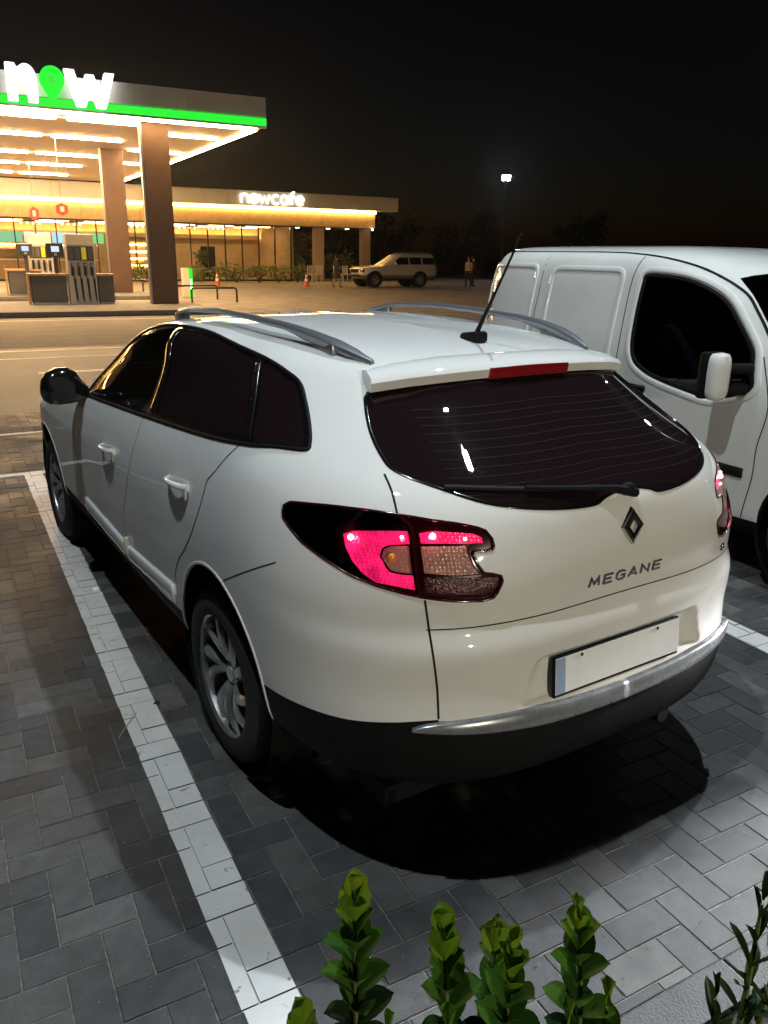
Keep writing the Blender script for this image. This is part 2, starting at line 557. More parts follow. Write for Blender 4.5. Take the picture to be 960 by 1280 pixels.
CAR_LOOPS = [
    LP(.29, .80, -.90, .27, 3.38, .22),
    LP(.33, .85, -.985, .31, 3.48, .28),
    LP(.39, .878, -1.025, .42, 3.53, .38),
    LP(.485, .887, -1.025, .525, 3.55, .50),
    LP(.58, .892, -1.012, .62, 3.54, .58),
    LP(.67, .896, -1.016, .71, 3.52, .65),
    LP(.725, .898, -1.012, .758, 3.51, .69),
    LP(.765, .899, -.993, .795, 3.49, .715),
    LP(.81, .899, -.989, .835, 3.46, .74),
    LP(belt(.02, .89), .897, -.998, .92, 3.38, .78, nr=3.15),
    LP(belt(.04, 1.02), .880, -.985, 1.04, 3.05, .88, nr=2.75, nf=2.6, ycf=2.2),
    LP(belt(.055, 1.12), .850, -.955, 1.115, 2.55, 1.0, nr=2.45, nf=2.6, ycf=1.6, ycr=0.0, wr=.845),
    LP(belt(.05, 1.20), .806, -.86, 1.175, 2.40, 1.075, nr=2.3, nf=2.6, ycf=1.4, ycr=0.05, wr=.80),
    LP(belt(.035, 1.29), .755, -.72, 1.25, 2.14, 1.19, nr=2.3, nf=2.6, ycf=1.2, ycr=0.1, wr=.735),
    LP(roofz(1.385), .70, -.585, 1.325, 1.83, 1.31, nr=2.6, nf=2.6, ycf=1.0, ycr=.15, wr=.665),
    LP(roofz(1.44), .625, -.51, 1.388, 1.55, 1.40, nr=2.8, nf=2.6, ycf=.8, ycr=.2, wr=.585),
    LP(roofz(1.468), .46, -.38, 1.434, 1.32, 1.44, nr=2.8, nf=2.5, ycf=.7, ycr=.2, wr=.42),
    LP(roofz(1.480), .22, -.15, 1.462, 1.05, 1.468, nr=2.6, nf=2.5, ycf=.6, ycr=.3, wr=.2),
    LP(roofz(1.484), 0.0, .15, 1.478, .8, 1.482, nr=2.5, nf=2.5, ycf=.6, ycr=.4),
]
class CarSurf(Surf):
    def post(s, u, v, p):
        p = Surf.post(s, u, v, p)
        # pressed niche for the number plate, low on the tailgate
        sm = lambda q: np.clip(q, 0, 1) ** 2 * (3 - 2 * np.clip(q, 0, 1))
        x, y, z = np.abs(p[..., 0]), p[..., 1], p[..., 2]
        m = sm((.345 + (.69 - z) * .35 - x) / .06) * sm((.697 - z) / .028) * sm((z - .548) / .012) * (y < -.8)
        p[..., 1] = y + .024 * m
        return p
CAR = CarSurf(CAR_LOOPS)
# ------------------------------------------------------------------ shared materials
def paint(name, col, rough=.34, dirt=.06):
    m = mat(name, col, rough, 0, var=dirt * .5, scale=2.6, coat=1.0, spec=.0, rvar=.05)
    m.node_tree.nodes['Principled BSDF'].inputs['Coat Roughness'].default_value = .035
    return m
M_WHITE = paint('white_car_paint', (.79, .79, .77))
M_VAN = paint('white_van_paint', (.78, .78, .745), .4, .10)
M_SILVER = mat('silver_car_paint', (.60, .59, .56), .35, .35, coat=.8)
M_BLACKP = mat('black_plastic', (.0065, .0065, .007), .62, 0, var=.2, bump=.05, bscale=400, spec=.14)
M_GLOSSB = mat('gloss_black', (.006, .006, .007), .12, 0, coat=.6)
M_SHADE_STRIP = mat('shade_strip', (.006, .006, .006), .9)  # shade of the open panel joints, as dark strips laid on the skin
M_RUBBER = mat('tyre_rubber', (.016, .015, .0145), .8, 0, var=.3, scale=30, bump=.15, bscale=150)
M_ALLOY = mat('alloy_rim', (.48, .48, .47), .34, .8, var=.25, scale=14, rvar=.08)
M_DARKM = mat('dark_metal', (.05, .05, .05), .5, .7, var=.2)
M_CHROME = mat('chrome', (.72, .72, .72), .12, 1.0)
M_SATIN = mat('satin_rail', (.26, .27, .295), .36, .7, rvar=.05)
M_LIP = mat('satin_sill_pad', (.30, .31, .33), .28, .55, rvar=.08, var=.1, scale=20)
M_SEAT = mat('seat_fabric', (.02, .02, .021), .9, 0, var=.25, scale=60)
M_LINING = mat('interior_lining', (.018, .018, .018), .85)
M_GLASS = glass('car_glass', (.86, .90, .87), 1.5)
M_TINT = glass('tinted_glass', (.018, .016, .018), 1.5, film=(.012, .0068, .008))
M_TINTV = glass('van_glass', (.50, .54, .60), 1.5)
M_LENS = glass('lamp_lens', (.96, .93, .93), 1.45)
M_PLATE = mat('plate_white', (.86, .88, .90), .35, 0, var=.05, scale=9)
M_BLUE = mat('plate_blue', (.30, .40, .58), .4)
M_REDLENS = mat('red_reflector', (.28, .008, .012), .12, 0, coat=1)
M_DARKRED = mat('smoked_red', (.030, .002, .004), .15, 0, coat=.8)
M_REDPANEL = mat('red_lens_panel', (.075, .003, .006), .2, 0, coat=1, bump=.25, bscale=190)

def lamp_mat(name, col, cell, lo, hi, scale):
    """reflector bowl behind the lens: cells of a honeycomb, lit by the bulbs"""
    m, nt, b = _new(name)
    tc = nt.nodes.new('ShaderNodeTexCoord')
    vo = nt.nodes.new('ShaderNodeTexVoronoi'); vo.feature = 'F1'
    vo.inputs['Scale'].default_value = scale; vo.inputs['Randomness'].default_value = .2
    nz = nt.nodes.new('ShaderNodeTexNoise'); nz.inputs['Scale'].default_value = 26
    nt.links.new(tc.outputs['Object'], vo.inputs['Vector']); nt.links.new(tc.outputs['Object'], nz.inputs['Vector'])
    mr = nt.nodes.new('ShaderNodeMapRange')
    mr.inputs['From Min'].default_value = .3; mr.inputs['From Max'].default_value = .75
    mr.inputs['To Min'].default_value = lo; mr.inputs['To Max'].default_value = hi
    nt.links.new(nz.outputs['Fac'], mr.inputs['Value'])
    m2 = nt.nodes.new('ShaderNodeMapRange')
    m2.inputs['From Min'].default_value = .15; m2.inputs['From Max'].default_value = .75
    m2.inputs['To Min'].default_value = 1.15; m2.inputs['To Max'].default_value = .55
    nt.links.new(vo.outputs['Distance'], m2.inputs['Value'])
    mu = nt.nodes.new('ShaderNodeMath'); mu.operation = 'MULTIPLY'
    nt.links.new(mr.outputs[0], mu.inputs[0]); nt.links.new(m2.outputs[0], mu.inputs[1])
    b.inputs['Base Color'].default_value = (*col, 1)
    b.inputs['Roughness'].default_value = .25
    b.inputs['Emission Color'].default_value = (*cell, 1)
    nt.links.new(mu.outputs[0], b.inputs['Emission Strength'])
    bp = nt.nodes.new('ShaderNodeBump'); bp.inputs['Strength'].default_value = .5; bp.inputs['Distance'].default_value = .004
    nt.links.new(vo.outputs['Distance'], bp.inputs['Height']); nt.links.new(bp.outputs['Normal'], b.inputs['Normal'])
    return m
M_LITRED = lamp_mat('glowing_red_reflector', (.5, .01, .03), (1, .014, .15), .7, 1.8, 120)
M_CLEAR = lamp_mat('clear_reflector', (.36, .24, .19), (1, .25, .22), .03, .20, 110)  # faint pink glow from the bulbs put into the emission
M_AMBER = mat('amber_bulb', (.55, .20, .02), .2, 0, emit=(1, .40, .06), estr=.12, coat=1)
M_HOT = emitter('lamp_filament', (1, .22, .30), 75.0)
def VL(z, w, yr, yf, zf, zr=None, nr=7, nf=3.0, ycr=-2.2, ycf=-.6, **k):
    return LP(z, w, yr, z if zr is None else zr, yf, zf, nr=nr, nf=nf, ycr=ycr, ycf=ycf, **k)
VAN_LOOPS = [
    VL(.24, .84, -3.160, .88, .22), VL(.30, .89, -3.190, .95, .30), VL(.42, .912, -3.210, .98, .42), VL(.60, .915, -3.210, .98, .56), VL(.78, .915, -3.210, .96, .70),
    VL(.95, .912, -3.205, .88, .86), VL(1.08, .905, -3.200, .58, 1.0, ycf=-.7), VL(1.20, .892, -3.190, .40, 1.12, ycf=-.8), VL(1.35, .870, -3.180, .18, 1.30, ycf=-1.0), VL(1.50, .845, -3.160, -.10, 1.48, ycf=-1.2),
    VL(1.63, .818, -3.140, -.40, 1.63, ycf=-1.5), VL(1.71, .785, -3.130, -.66, 1.705, ycf=-1.6), VL(1.765, .72, -3.110, -.90, 1.755, ycf=-1.7), VL(1.80, .55, -3.040, -1.15, 1.79, ycf=-1.7),
    VL(1.812, .28, -2.4, -1.4, 1.808, ycr=-2.1, ycf=-1.7), VL(1.816, 0, -2.2, -1.6, 1.814, ycr=-2.1, ycf=-1.8)]
class VanSurf(Surf):
    corey = (-2.2, .2); corez = (.5, 1.3)
VAN = VanSurf(VAN_LOOPS)
ENV = math.radians(5.3)
EX = Vector((math.cos(ENV), -math.sin(ENV), 0)); EY = Vector((math.sin(ENV), math.cos(ENV), 0))
def env(x, y, z=0.0):
    """a spot in the car park's own grid (x across the bays, y along them)"""
    return EX * x + EY * y + Vector((0, 0, z))
VAN_POS = env(2.25 + .915, 0)
VAN_RZ = PI - ENV
# ------------------------------------------------------------------ ground, paving, painted lines
PK = math.radians(4.3)
PX = Vector((math.cos(PK), -math.sin(PK), 0)); PY = Vector((math.sin(PK), math.cos(PK), 0))
def pk(x, y, z=0.0):
    """a spot in the parking bays' grid"""
    return PX * x + PY * y + Vector((0, 0, z))
def sheet(name, pts, z, m, f=env):
    return link_mesh(name, mesh_from(name, [f(x, y, z) for x, y in pts], [tuple(range(len(pts)))], m))

def paver_mat(name, src):
    m, nt, b = _new(name)
    L = nt.links.new
    if src == 'object':
        oi = nt.nodes.new('ShaderNodeObjectInfo'); val = oi.outputs['Random']
    else:
        at = nt.nodes.new('ShaderNodeAttribute'); at.attribute_name = 'tone'; val = at.outputs['Fac']
    tc = nt.nodes.new('ShaderNodeNewGeometry')
    rp = nt.nodes.new('ShaderNodeValToRGB')
    for e, (p, c) in zip(rp.color_ramp.elements, ((0, (.044, .045, .048)), (1, (.104, .101, .096)))): e.position = p; e.color = (*c, 1)
    e = rp.color_ramp.elements.new(.6); e.color = (.064, .064, .065, 1)
    L(val, rp.inputs['Fac'])
    n1 = nt.nodes.new('ShaderNodeTexNoise'); n1.inputs['Scale'].default_value = 2.2; n1.inputs['Detail'].default_value = 6
    n2 = nt.nodes.new('ShaderNodeTexNoise'); n2.inputs['Scale'].default_value = 420; n2.inputs['Detail'].default_value = 2
    n3 = nt.nodes.new('ShaderNodeTexNoise'); n3.inputs['Scale'].default_value = 18; n3.inputs['Detail'].default_value = 5
    for n in (n1, n2, n3): L(tc.outputs['Position'], n.inputs['Vector'])
    def ramp(n, lo, hi, a, c):
        r = nt.nodes.new('ShaderNodeMapRange'); r.inputs['From Min'].default_value = lo; r.inputs['From Max'].default_value = hi
        r.inputs['To Min'].default_value = a; r.inputs['To Max'].default_value = c; L(n.outputs['Fac'], r.inputs['Value']); return r.outputs[0]
    def mul(x, y):
        q = nt.nodes.new('ShaderNodeMath'); q.operation = 'MULTIPLY'; L(x, q.inputs[0]); L(y, q.inputs[1]); return q.outputs[0]
    n4 = nt.nodes.new('ShaderNodeTexNoise'); n4.inputs['Scale'].default_value = 5.5; n4.inputs['Detail'].default_value = 7; n4.inputs['Roughness'].default_value = .65
    L(tc.outputs['Position'], n4.inputs['Vector'])
    f = mul(mul(mul(ramp(n4, .62, .72, 1.0, .55), ramp(n1, .35, .65, .72, 1.25)), ramp(n2, .3, .7, .72, 1.28)), ramp(n3, .3, .7, .80, 1.2))
    vm = nt.nodes.new('ShaderNodeVectorMath'); vm.operation = 'SCALE'
    L(rp.outputs['Color'], vm.inputs[0]); L(f, vm.inputs['Scale'])
    L(vm.outputs[0], b.inputs['Base Color'])
    L(ramp(n1, .35, .65, .48, .75), b.inputs['Roughness'])
    bp = nt.nodes.new('ShaderNodeBump'); bp.inputs['Strength'].default_value = .35; bp.inputs['Distance'].default_value = .002
    L(n2.outputs['Fac'], bp.inputs['Height']); L(bp.outputs['Normal'], b.inputs['Normal'])
    return m
def line_mat():
    m, nt, b = _new('road_paint')
    g = nt.nodes.new('ShaderNodeNewGeometry')
    def nz(sc, lo, hi, d=6):
        n = nt.nodes.new('ShaderNodeTexNoise'); n.inputs['Scale'].default_value = sc; n.inputs['Detail'].default_value = d; n.inputs['Roughness'].default_value = .6
        nt.links.new(g.outputs['Position'], n.inputs['Vector'])
        r = nt.nodes.new('ShaderNodeMapRange'); r.inputs['From Min'].default_value = lo; r.inputs['From Max'].default_value = hi
        nt.links.new(n.outputs['Fac'], r.inputs['Value']); return r.outputs[0]
    def mix(f, a, c):
        x = nt.nodes.new('ShaderNodeMix'); x.data_type = 'RGBA'; nt.links.new(f, x.inputs['Factor'])
        for k, v in (('A', a), ('B', c)):
            if isinstance(v, tuple): x.inputs[k].default_value = (*v, 1)
            else: nt.links.new(v, x.inputs[k])
        return x.outputs['Result']
    base = mix(nz(3.0, .35, .7), (.78, .78, .76), (.62, .61, .57))
    base = mix(nz(26, .64, .70, 3), base, (.30, .28, .24))          # scuffs
    base = mix(nz(9, .70, .76, 5), base, (.16, .15, .135))          # worn through
    nt.links.new(base, b.inputs['Base Color']); b.inputs['Roughness'].default_value = .5
    return m
M_PAV_O = paver_mat('paver_concrete', 'object')
M_PAV_S = paver_mat('paver_concrete_far', 'tone')
M_SAND = mat('joint_sand', (.17, .16, .14), .95, 0, var=.45, scale=40, bump=.3, bscale=300)
M_LINE = line_mat()
M_ASPH = mat('asphalt', (.25, .23, .205), .8, 0, var=.25, scale=1.2, bump=.3, bscale=120, rvar=.12)
M_SOIL = mat('dark_soil', (.02, .017, .014), .95, 0, var=.4, scale=5, bump=.6, bscale=30)
M_KERB = mat('kerb_concrete', (.065, .066, .066), .7, 0, var=.2, scale=12, bump=.2, bscale=150)

def far_paver_mat():
    m, nt, b = _new('paving_beyond')
    tc = nt.nodes.new('ShaderNodeTexCoord'); br = nt.nodes.new('ShaderNodeTexBrick')
    br.inputs['Scale'].default_value = 1.0
    br.inputs['Brick Width'].default_value = .2; br.inputs['Row Height'].default_value = .1; br.inputs['Mortar Size'].default_value = .004
    br.inputs['Color1'].default_value = (.19, .18, .165, 1); br.inputs['Color2'].default_value = (.19, .18, .165, 1); br.inputs['Mortar'].default_value = (.19, .175, .15, 1)
    nt.links.new(tc.outputs['Object'], br.inputs['Vector'])
    nz = nt.nodes.new('ShaderNodeTexNoise'); nz.inputs['Scale'].default_value = .9; nz.inputs['Detail'].default_value = 5
    nt.links.new(tc.outputs['Object'], nz.inputs['Vector'])
    mr = nt.nodes.new('ShaderNodeMapRange'); mr.inputs['From Min'].default_value = .3; mr.inputs['From Max'].default_value = .7; mr.inputs['To Min'].default_value = .8; mr.inputs['To Max'].default_value = 1.2
    nt.links.new(nz.outputs['Fac'], mr.inputs['Value'])
    vm = nt.nodes.new('ShaderNodeVectorMath'); vm.operation = 'SCALE'
    nt.links.new(br.outputs['Color'], vm.inputs[0]); nt.links.new(mr.outputs[0], vm.inputs['Scale'])
    nt.links.new(vm.outputs[0], b.inputs['Base Color'])
    b.inputs['Roughness'].default_value = .6
    bp = nt.nodes.new('ShaderNodeBump'); bp.inputs['Strength'].default_value = .6; bp.inputs['Distance'].default_value = .004; bp.invert = True
    nt.links.new(br.outputs['Fac'], bp.inputs['Height']); nt.links.new(bp.outputs['Normal'], b.inputs['Normal'])
    return m

def build_ground():
    tag(sheet('ground', [(-900, -600), (900, -600), (900, 1500), (-900, 1500)], -.09, M_SOIL), kind='structure')
    tag(sheet('road', [(-60, 13.6), (60, 13.6), (60, 75), (-60, 75)], -.012, M_ASPH), kind='structure')
    o = sheet('paving_beyond', [(-30, 7.0), (30, 7.0), (30, 13.6), (-30, 13.6)], -.008, None, lambda x, y, z: Vector((x, y, z)))
    o.rotation_euler = (0, 0, -PK); o.data.materials.append(far_paver_mat()); tag(o, kind='structure')
    o2 = sheet('paving_beside', [(4.6, -1.53), (30, -1.53), (30, 7.0), (4.6, 7.0)], -.008, None, lambda x, y, z: Vector((x, y, z)))
    o2.rotation_euler = (0, 0, -PK); o2.data.materials.append(o.data.materials[0]); tag(o2, kind='structure')
    o3 = sheet('paving_beside', [(-30, -1.53), (-3.4, -1.53), (-3.4, 7.0), (-30, 7.0)], -.008, None, lambda x, y, z: Vector((x, y, z)))
    o3.rotation_euler = (0, 0, -PK); o3.data.materials.append(o.data.materials[0]); tag(o3, kind='structure')
    # --- herringbone of 20 x 10 cm blocks on a sand bed
    X0, X1, Y0, Y1, a, g = -3.4, 4.6, -1.53, 7.0, .1, .004
    pav = sheet('parking_paving', [(X0, Y0), (X1, Y0), (X1, Y1), (X0, Y1)], -.0030, M_SAND, pk)
    tag(pav, kind='structure')
    rng = random.Random(3)
    blocks = []
    for cx in range(int(X0 / a) - 1, int(X1 / a) + 1):
        for cy in range(int(Y0 / a) - 1, int(Y1 / a) + 1):
            k = (cx - cy) % 4
            if k == 0: r = [cx * a, (cx + 2) * a, cy * a, (cy + 1) * a]
            elif k == 2: r = [cx * a, (cx + 1) * a, (cy - 1) * a, (cy + 1) * a]
            else: continue
            r = [max(r[0], X0), min(r[1], X1), max(r[2], Y0), min(r[3], Y1)]
            if r[1] - r[0] < .02 or r[3] - r[2] < .02: continue
            blocks.append((r, rng.uniform(-.0012, .0012), rng.random(), k))
    def shape(w, h):
        c = .0018; x, y = w / 2 - g / 2, h / 2 - g / 2
        V = [(sx * x, sy * y, -.03) for sx, sy in ((-1, -1), (1, -1), (1, 1), (-1, 1))] + [(sx * x, sy * y, -c) for sx, sy in ((-1, -1), (1, -1), (1, 1), (-1, 1))] + \
            [(sx * (x - c), sy * (y - c), 0) for sx, sy in ((-1, -1), (1, -1), (1, 1), (-1, 1))]
        F = [(8, 9, 10, 11)] + [(i, (i + 1) % 4, 4 + (i + 1) % 4, 4 + i) for i in range(4)] + [(4 + i, 4 + (i + 1) % 4, 8 + (i + 1) % 4, 8 + i) for i in range(4)]
        return V, F
    # the blocks that show largest are objects of their own, the rest one mesh
    cam = scene.camera.matrix_world.translation
    inv = scene.camera.matrix_world.inverted()
    def score(b):
        r = b[0]; c = pk((r[0] + r[1]) / 2, (r[2] + r[3]) / 2); p = inv @ c
        if p.z > -.3: return 9e9
        x, y = -p.x / p.z * 994.9, -p.y / p.z * 994.9
        if abs(x) > 500 or abs(y) > 660: return 9e9
        if -.85 < c.x < .85 and -.7 < c.y < 3.4: return 8e9           # under the car
        return (c - cam).length
    blocks.sort(key=score)
    cache = {}
    for r, dz, tone, k in blocks[:300]:
        w, h = r[1] - r[0], r[3] - r[2]; key = (round(w, 3), round(h, 3))
        if key not in cache: cache[key] = mesh_from('paver', *shape(w, h), M_PAV_O)
        o = link_mesh('paver', cache[key], pav)
        o.location = pk((r[0] + r[1]) / 2, (r[2] + r[3]) / 2, dz); o.rotation_euler = (rng.uniform(-.004, .004), rng.uniform(-.004, .004), -PK + rng.uniform(-.006, .006))
    V = []; F = []; tn = []
    for r, dz, tone, k in blocks[300:]:
        v, f = shape(r[1] - r[0], r[3] - r[2]); n = len(V)
        cx, cy = (r[0] + r[1]) / 2, (r[2] + r[3]) / 2
        V += [pk(cx + p[0], cy + p[1], p[2] + dz) for p in v]; F += [tuple(i + n for i in q) for q in f]; tn += [tone] * len(v)
    me = mesh_from('pavers', V, F, M_PAV_S)
    at = me.attributes.new('tone', 'FLOAT', 'POINT'); at.data.foreach_set('value', tn)
    tag(link_mesh('pavers', me, pav), kind='stuff')
    # --- painted lines: paint lies on each block, the joints stay open
    def paint_line(name, x0, x1, y0, y1):
        V = []; F = []; lr = random.Random(5)
        for r, dz, tone, k in blocks:
            i = g / 2 + .0006
            q = [max(r[0] + i, x0), min(r[1] - i, x1), max(r[2] + i, y0), min(r[3] - i, y1)]
            if q[1] - q[0] < .004 or q[3] - q[2] < .004: continue
            n = len(V)
            for x, y in ((q[0], q[2]), (q[1], q[2]), (q[1], q[3]), (q[0], q[3])):
                # a slightly ragged edge where the roller ran
                ex = lr.uniform(-.002, .002) if (abs(x - x0) < 1e-6 or abs(x - x1) < 1e-6) else 0
                V.append(pk(x + ex, y, dz + .0022))
            F.append((n, n + 1, n + 2, n + 3))
        n = len(V); V += [pk(x, y, -.0024) for x, y in ((x0, y0), (x1, y0), (x1, y1), (x0, y1))]; F.append((n, n + 1, n + 2, n + 3))   # paint that ran into the joints
        tag(link_mesh(name, mesh_from(name, V, F, M_LINE)), kind='structure')
    paint_line('bay_line', -1.143, -1.006, -1.53, 4.25)
    paint_line('bay_line', 1.59, 1.735, -1.53, 4.25)
    paint_line('bay_end_line', -3.4, -1.143, 4.25, 4.34); paint_line('bay_end_line', -1.143, 4.6, 4.25, 4.34)
    paint_line('faint_line', -3.4, 0.4, 5.88, 5.95)
    for x0, x1, y0, y1 in ((-30, 30, 13.05, 13.2), (-30, 30, 11.95, 12.08)):
        tag(sheet('road_line', [(x0, y0), (x1, y0), (x1, y1), (x0, y1)], -.003, M_LINE), kind='structure')
    tag(sheet('road_line', [(-30, 19.9), (6, 19.9), (6, 20.05), (-30, 20.05)], -.006, M_LINE), kind='structure')
    tag(sheet('road_arrow', [(-.6, 10.05), (.55, 10.12), (.55, 10.0), (1.15, 10.25), (.55, 10.5), (.55, 10.32), (-.6, 10.25)], -.002, M_LINE), kind='structure')
    # --- kerb and planting bed in front of the bays
    kb = MB()
    x = -4.0
    kerb = tag(empty('kerb', (0, 0, 0)), kind='structure')
    while x < 3.5:
        k = MB().cbox(x + .003, x + .997, -1.64, -1.535, -.05, .008, .004)
        k.V = [tuple(pk(*v)) for v in k.V]
        k.build('kerb_stone', M_KERB, kerb); x += 1.0
    s = []
    NX, NY = 40, 16
    V = [pk(-5 + 9.5 * i / NX, -4.5 + 2.86 * j / NY, -.02 + .02 * math.sin(i * 1.7 + j) + rng.uniform(-.012, .012)) for j in range(NY + 1) for i in range(NX + 1)]
    F = [(j * (NX + 1) + i, j * (NX + 1) + i + 1, (j + 1) * (NX + 1) + i + 1, (j + 1) * (NX + 1) + i) for j in range(NY) for i in range(NX)]
    tag(link_mesh('planting_bed', mesh_from('planting_bed', V, F, M_SOIL, True)), kind='structure')
    # --- small litter
    c = pk(-.69, -1.27) ; M = Matrix.Translation((c.x, c.y, .006)) @ Matrix.Rotation(1.25, 4, 'Z')
    cb = tag(empty('cigarette_butt', (c.x, c.y, 0)), 'white cigarette butt lying on the paving by the shrubs', 'cigarette butt')
    MB().tube([(-.012, 0, .005), (.012, 0, .005)], .004, 10).xf(Matrix.Rotation(1.25, 4, 'Z')).build('filter_paper', mat('paper_white', (.8, .8, .78), .8), cb, True)
    MB().tube([(-.018, 0, .005), (-.012, 0, .005)], .0038, 10).xf(Matrix.Rotation(1.25, 4, 'Z')).build('burnt_tip', mat('ash', (.05, .05, .05), .9), cb, True)
    st = MB().tube([(-1.185, .18, .004), (-1.15, .235, .007), (-1.09, .33, .004)], .0022, 6)
    st.V = [tuple(pk(*v)) for v in st.V]
    tag(st.build('straw', mat('dry_straw', (.45, .36, .20), .8)), 'dry straw stalk lying across the white bay line', 'straw')
    lf = MB().add([pk(-1.02, .36, .004), pk(-1.005, .372, .010), pk(-.985, .368, .005), pk(-1.0, .352, .007)], [(0, 1, 2, 3), (3, 2, 1, 0)])
    tag(lf.build('dead_leaf', mat('dead_leaf_brown', (.03, .025, .02), .9)), 'dark dead leaf lying on the white bay line', 'leaf')
    sr = random.Random(9); V = []; F = []
    for i in range(700):
        x, y = sr.uniform(-2.6, 2.2), sr.uniform(-1.5, 1.2); s_ = sr.uniform(.0008, .0028); n = len(V); p = pk(x, y, .001)
        V += [p + Vector((s_, 0, 0)), p + Vector((-s_ * .6, s_, 0)), p + Vector((-s_ * .5, -s_, 0)), p + Vector((0, 0, s_ * 1.2))]; F += [(n, n + 1, n + 3), (n + 1, n + 2, n + 3), (n + 2, n, n + 3)]
    tag(link_mesh('grit', mesh_from('grit', V, F, mat('grit_stone', (.42, .42, .40), .8))), 'scattered pale grit on the dark paving blocks', 'grit', kind='stuff')
build_ground()
# ------------------------------------------------------------------ petrol station
M_WARM = emitter('warm_led', (1.0, .62, .30), 140)
M_WARM2 = emitter('warm_edge_led', (1.0, .62, .26), 60)
M_AMBERLED = emitter('amber_led', (1.0, .55, .15), 40)
M_SIGNW = emitter('sign_white', (.93, .96, 1.0), 2.2)
M_SIGNG = emitter('sign_green', (.015, .75, .03), 1.5)
M_GREENLED = emitter('green_led', (.02, .85, .04), 1.1)
M_FASCIA = mat('fascia_panel', (.80, .75, .64), .6, .0, var=.05, scale=1.5)
M_SOFFIT = mat('soffit_panel', (.70, .56, .44), .6, 0, var=.06, scale=2)
M_COLUMN = mat('column_cladding', (.11, .065, .043), .5, .1, var=.12, scale=3)
M_TRIM = mat('brushed_trim', (.45, .43, .40), .35, .9)
M_CNT = mat('counter_grey', (.10, .105, .11), .5, .1, var=.1, scale=5)
M_WOOD = mat('pale_timber', (.48, .30, .15), .6, 0, var=.2, scale=9)
M_PUMP = mat('pump_white', (.72, .72, .70), .4, 0, var=.05, scale=6)
M_PUMPD = mat('pump_dark', (.035, .035, .037), .4)
M_HOSE = mat('hose_rubber', (.014, .014, .014), .6)
M_YEL = mat('yellow_label', (.62, .56, .03), .5, 0, emit=(.7, .65, .03), estr=.25)
M_SCREEN = emitter('pump_screen', (.55, .68, 1.0), 1.3)
M_REDSIGN = mat('red_sign', (.62, .05, .05), .5, 0, emit=(1, .08, .06), estr=.35)
M_MULL = mat('dark_mullion', (.02, .018, .016), .4, .4)
M_PANE = glass('shop_pane', (.90, .90, .88), 1.45)
M_ISLAND = mat('island_concrete', (.17, .17, .17), .8, 0, var=.15, scale=6)

def ebox(x0, x1, y0, y1, z0, z1, c=0.0):
    b = MB().cbox(x0, x1, y0, y1, z0, z1, c) if c else MB().box(x0, x1, y0, y1, z0, z1)
    return b
def ebuild(b, name, m, parent, smooth=False):
    b.V = [tuple(env(*v)) for v in b.V]
    return b.build(name, m, parent, smooth)

def n_outline():
    o = [(0, 0), (.235, 0), (.235, .48)]
    o += [(.235 + .13 - .13 * math.cos(t), .48 + .17 * math.sin(t)) for t in np.linspace(0, PI, 9)][1:-1]
    o += [(.495, .48), (.495, 0), (.73, 0), (.73, .52)]
    o += [(.73 - .25 + .25 * math.cos(t), .56 + .34 * math.sin(t)) for t in np.linspace(.05, PI * .60, 9)]
    o += [(.27, .79), (.22, .89), (0, .89)]
    return o
W_OUT = [(0, .88), (.25, .88), (.40, .34), (.545, .80), (.755, .80), (.90, .34), (1.05, .88), (1.30, .88), (1.03, 0), (.80, 0), (.65, .46), (.50, 0), (.27, 0)]

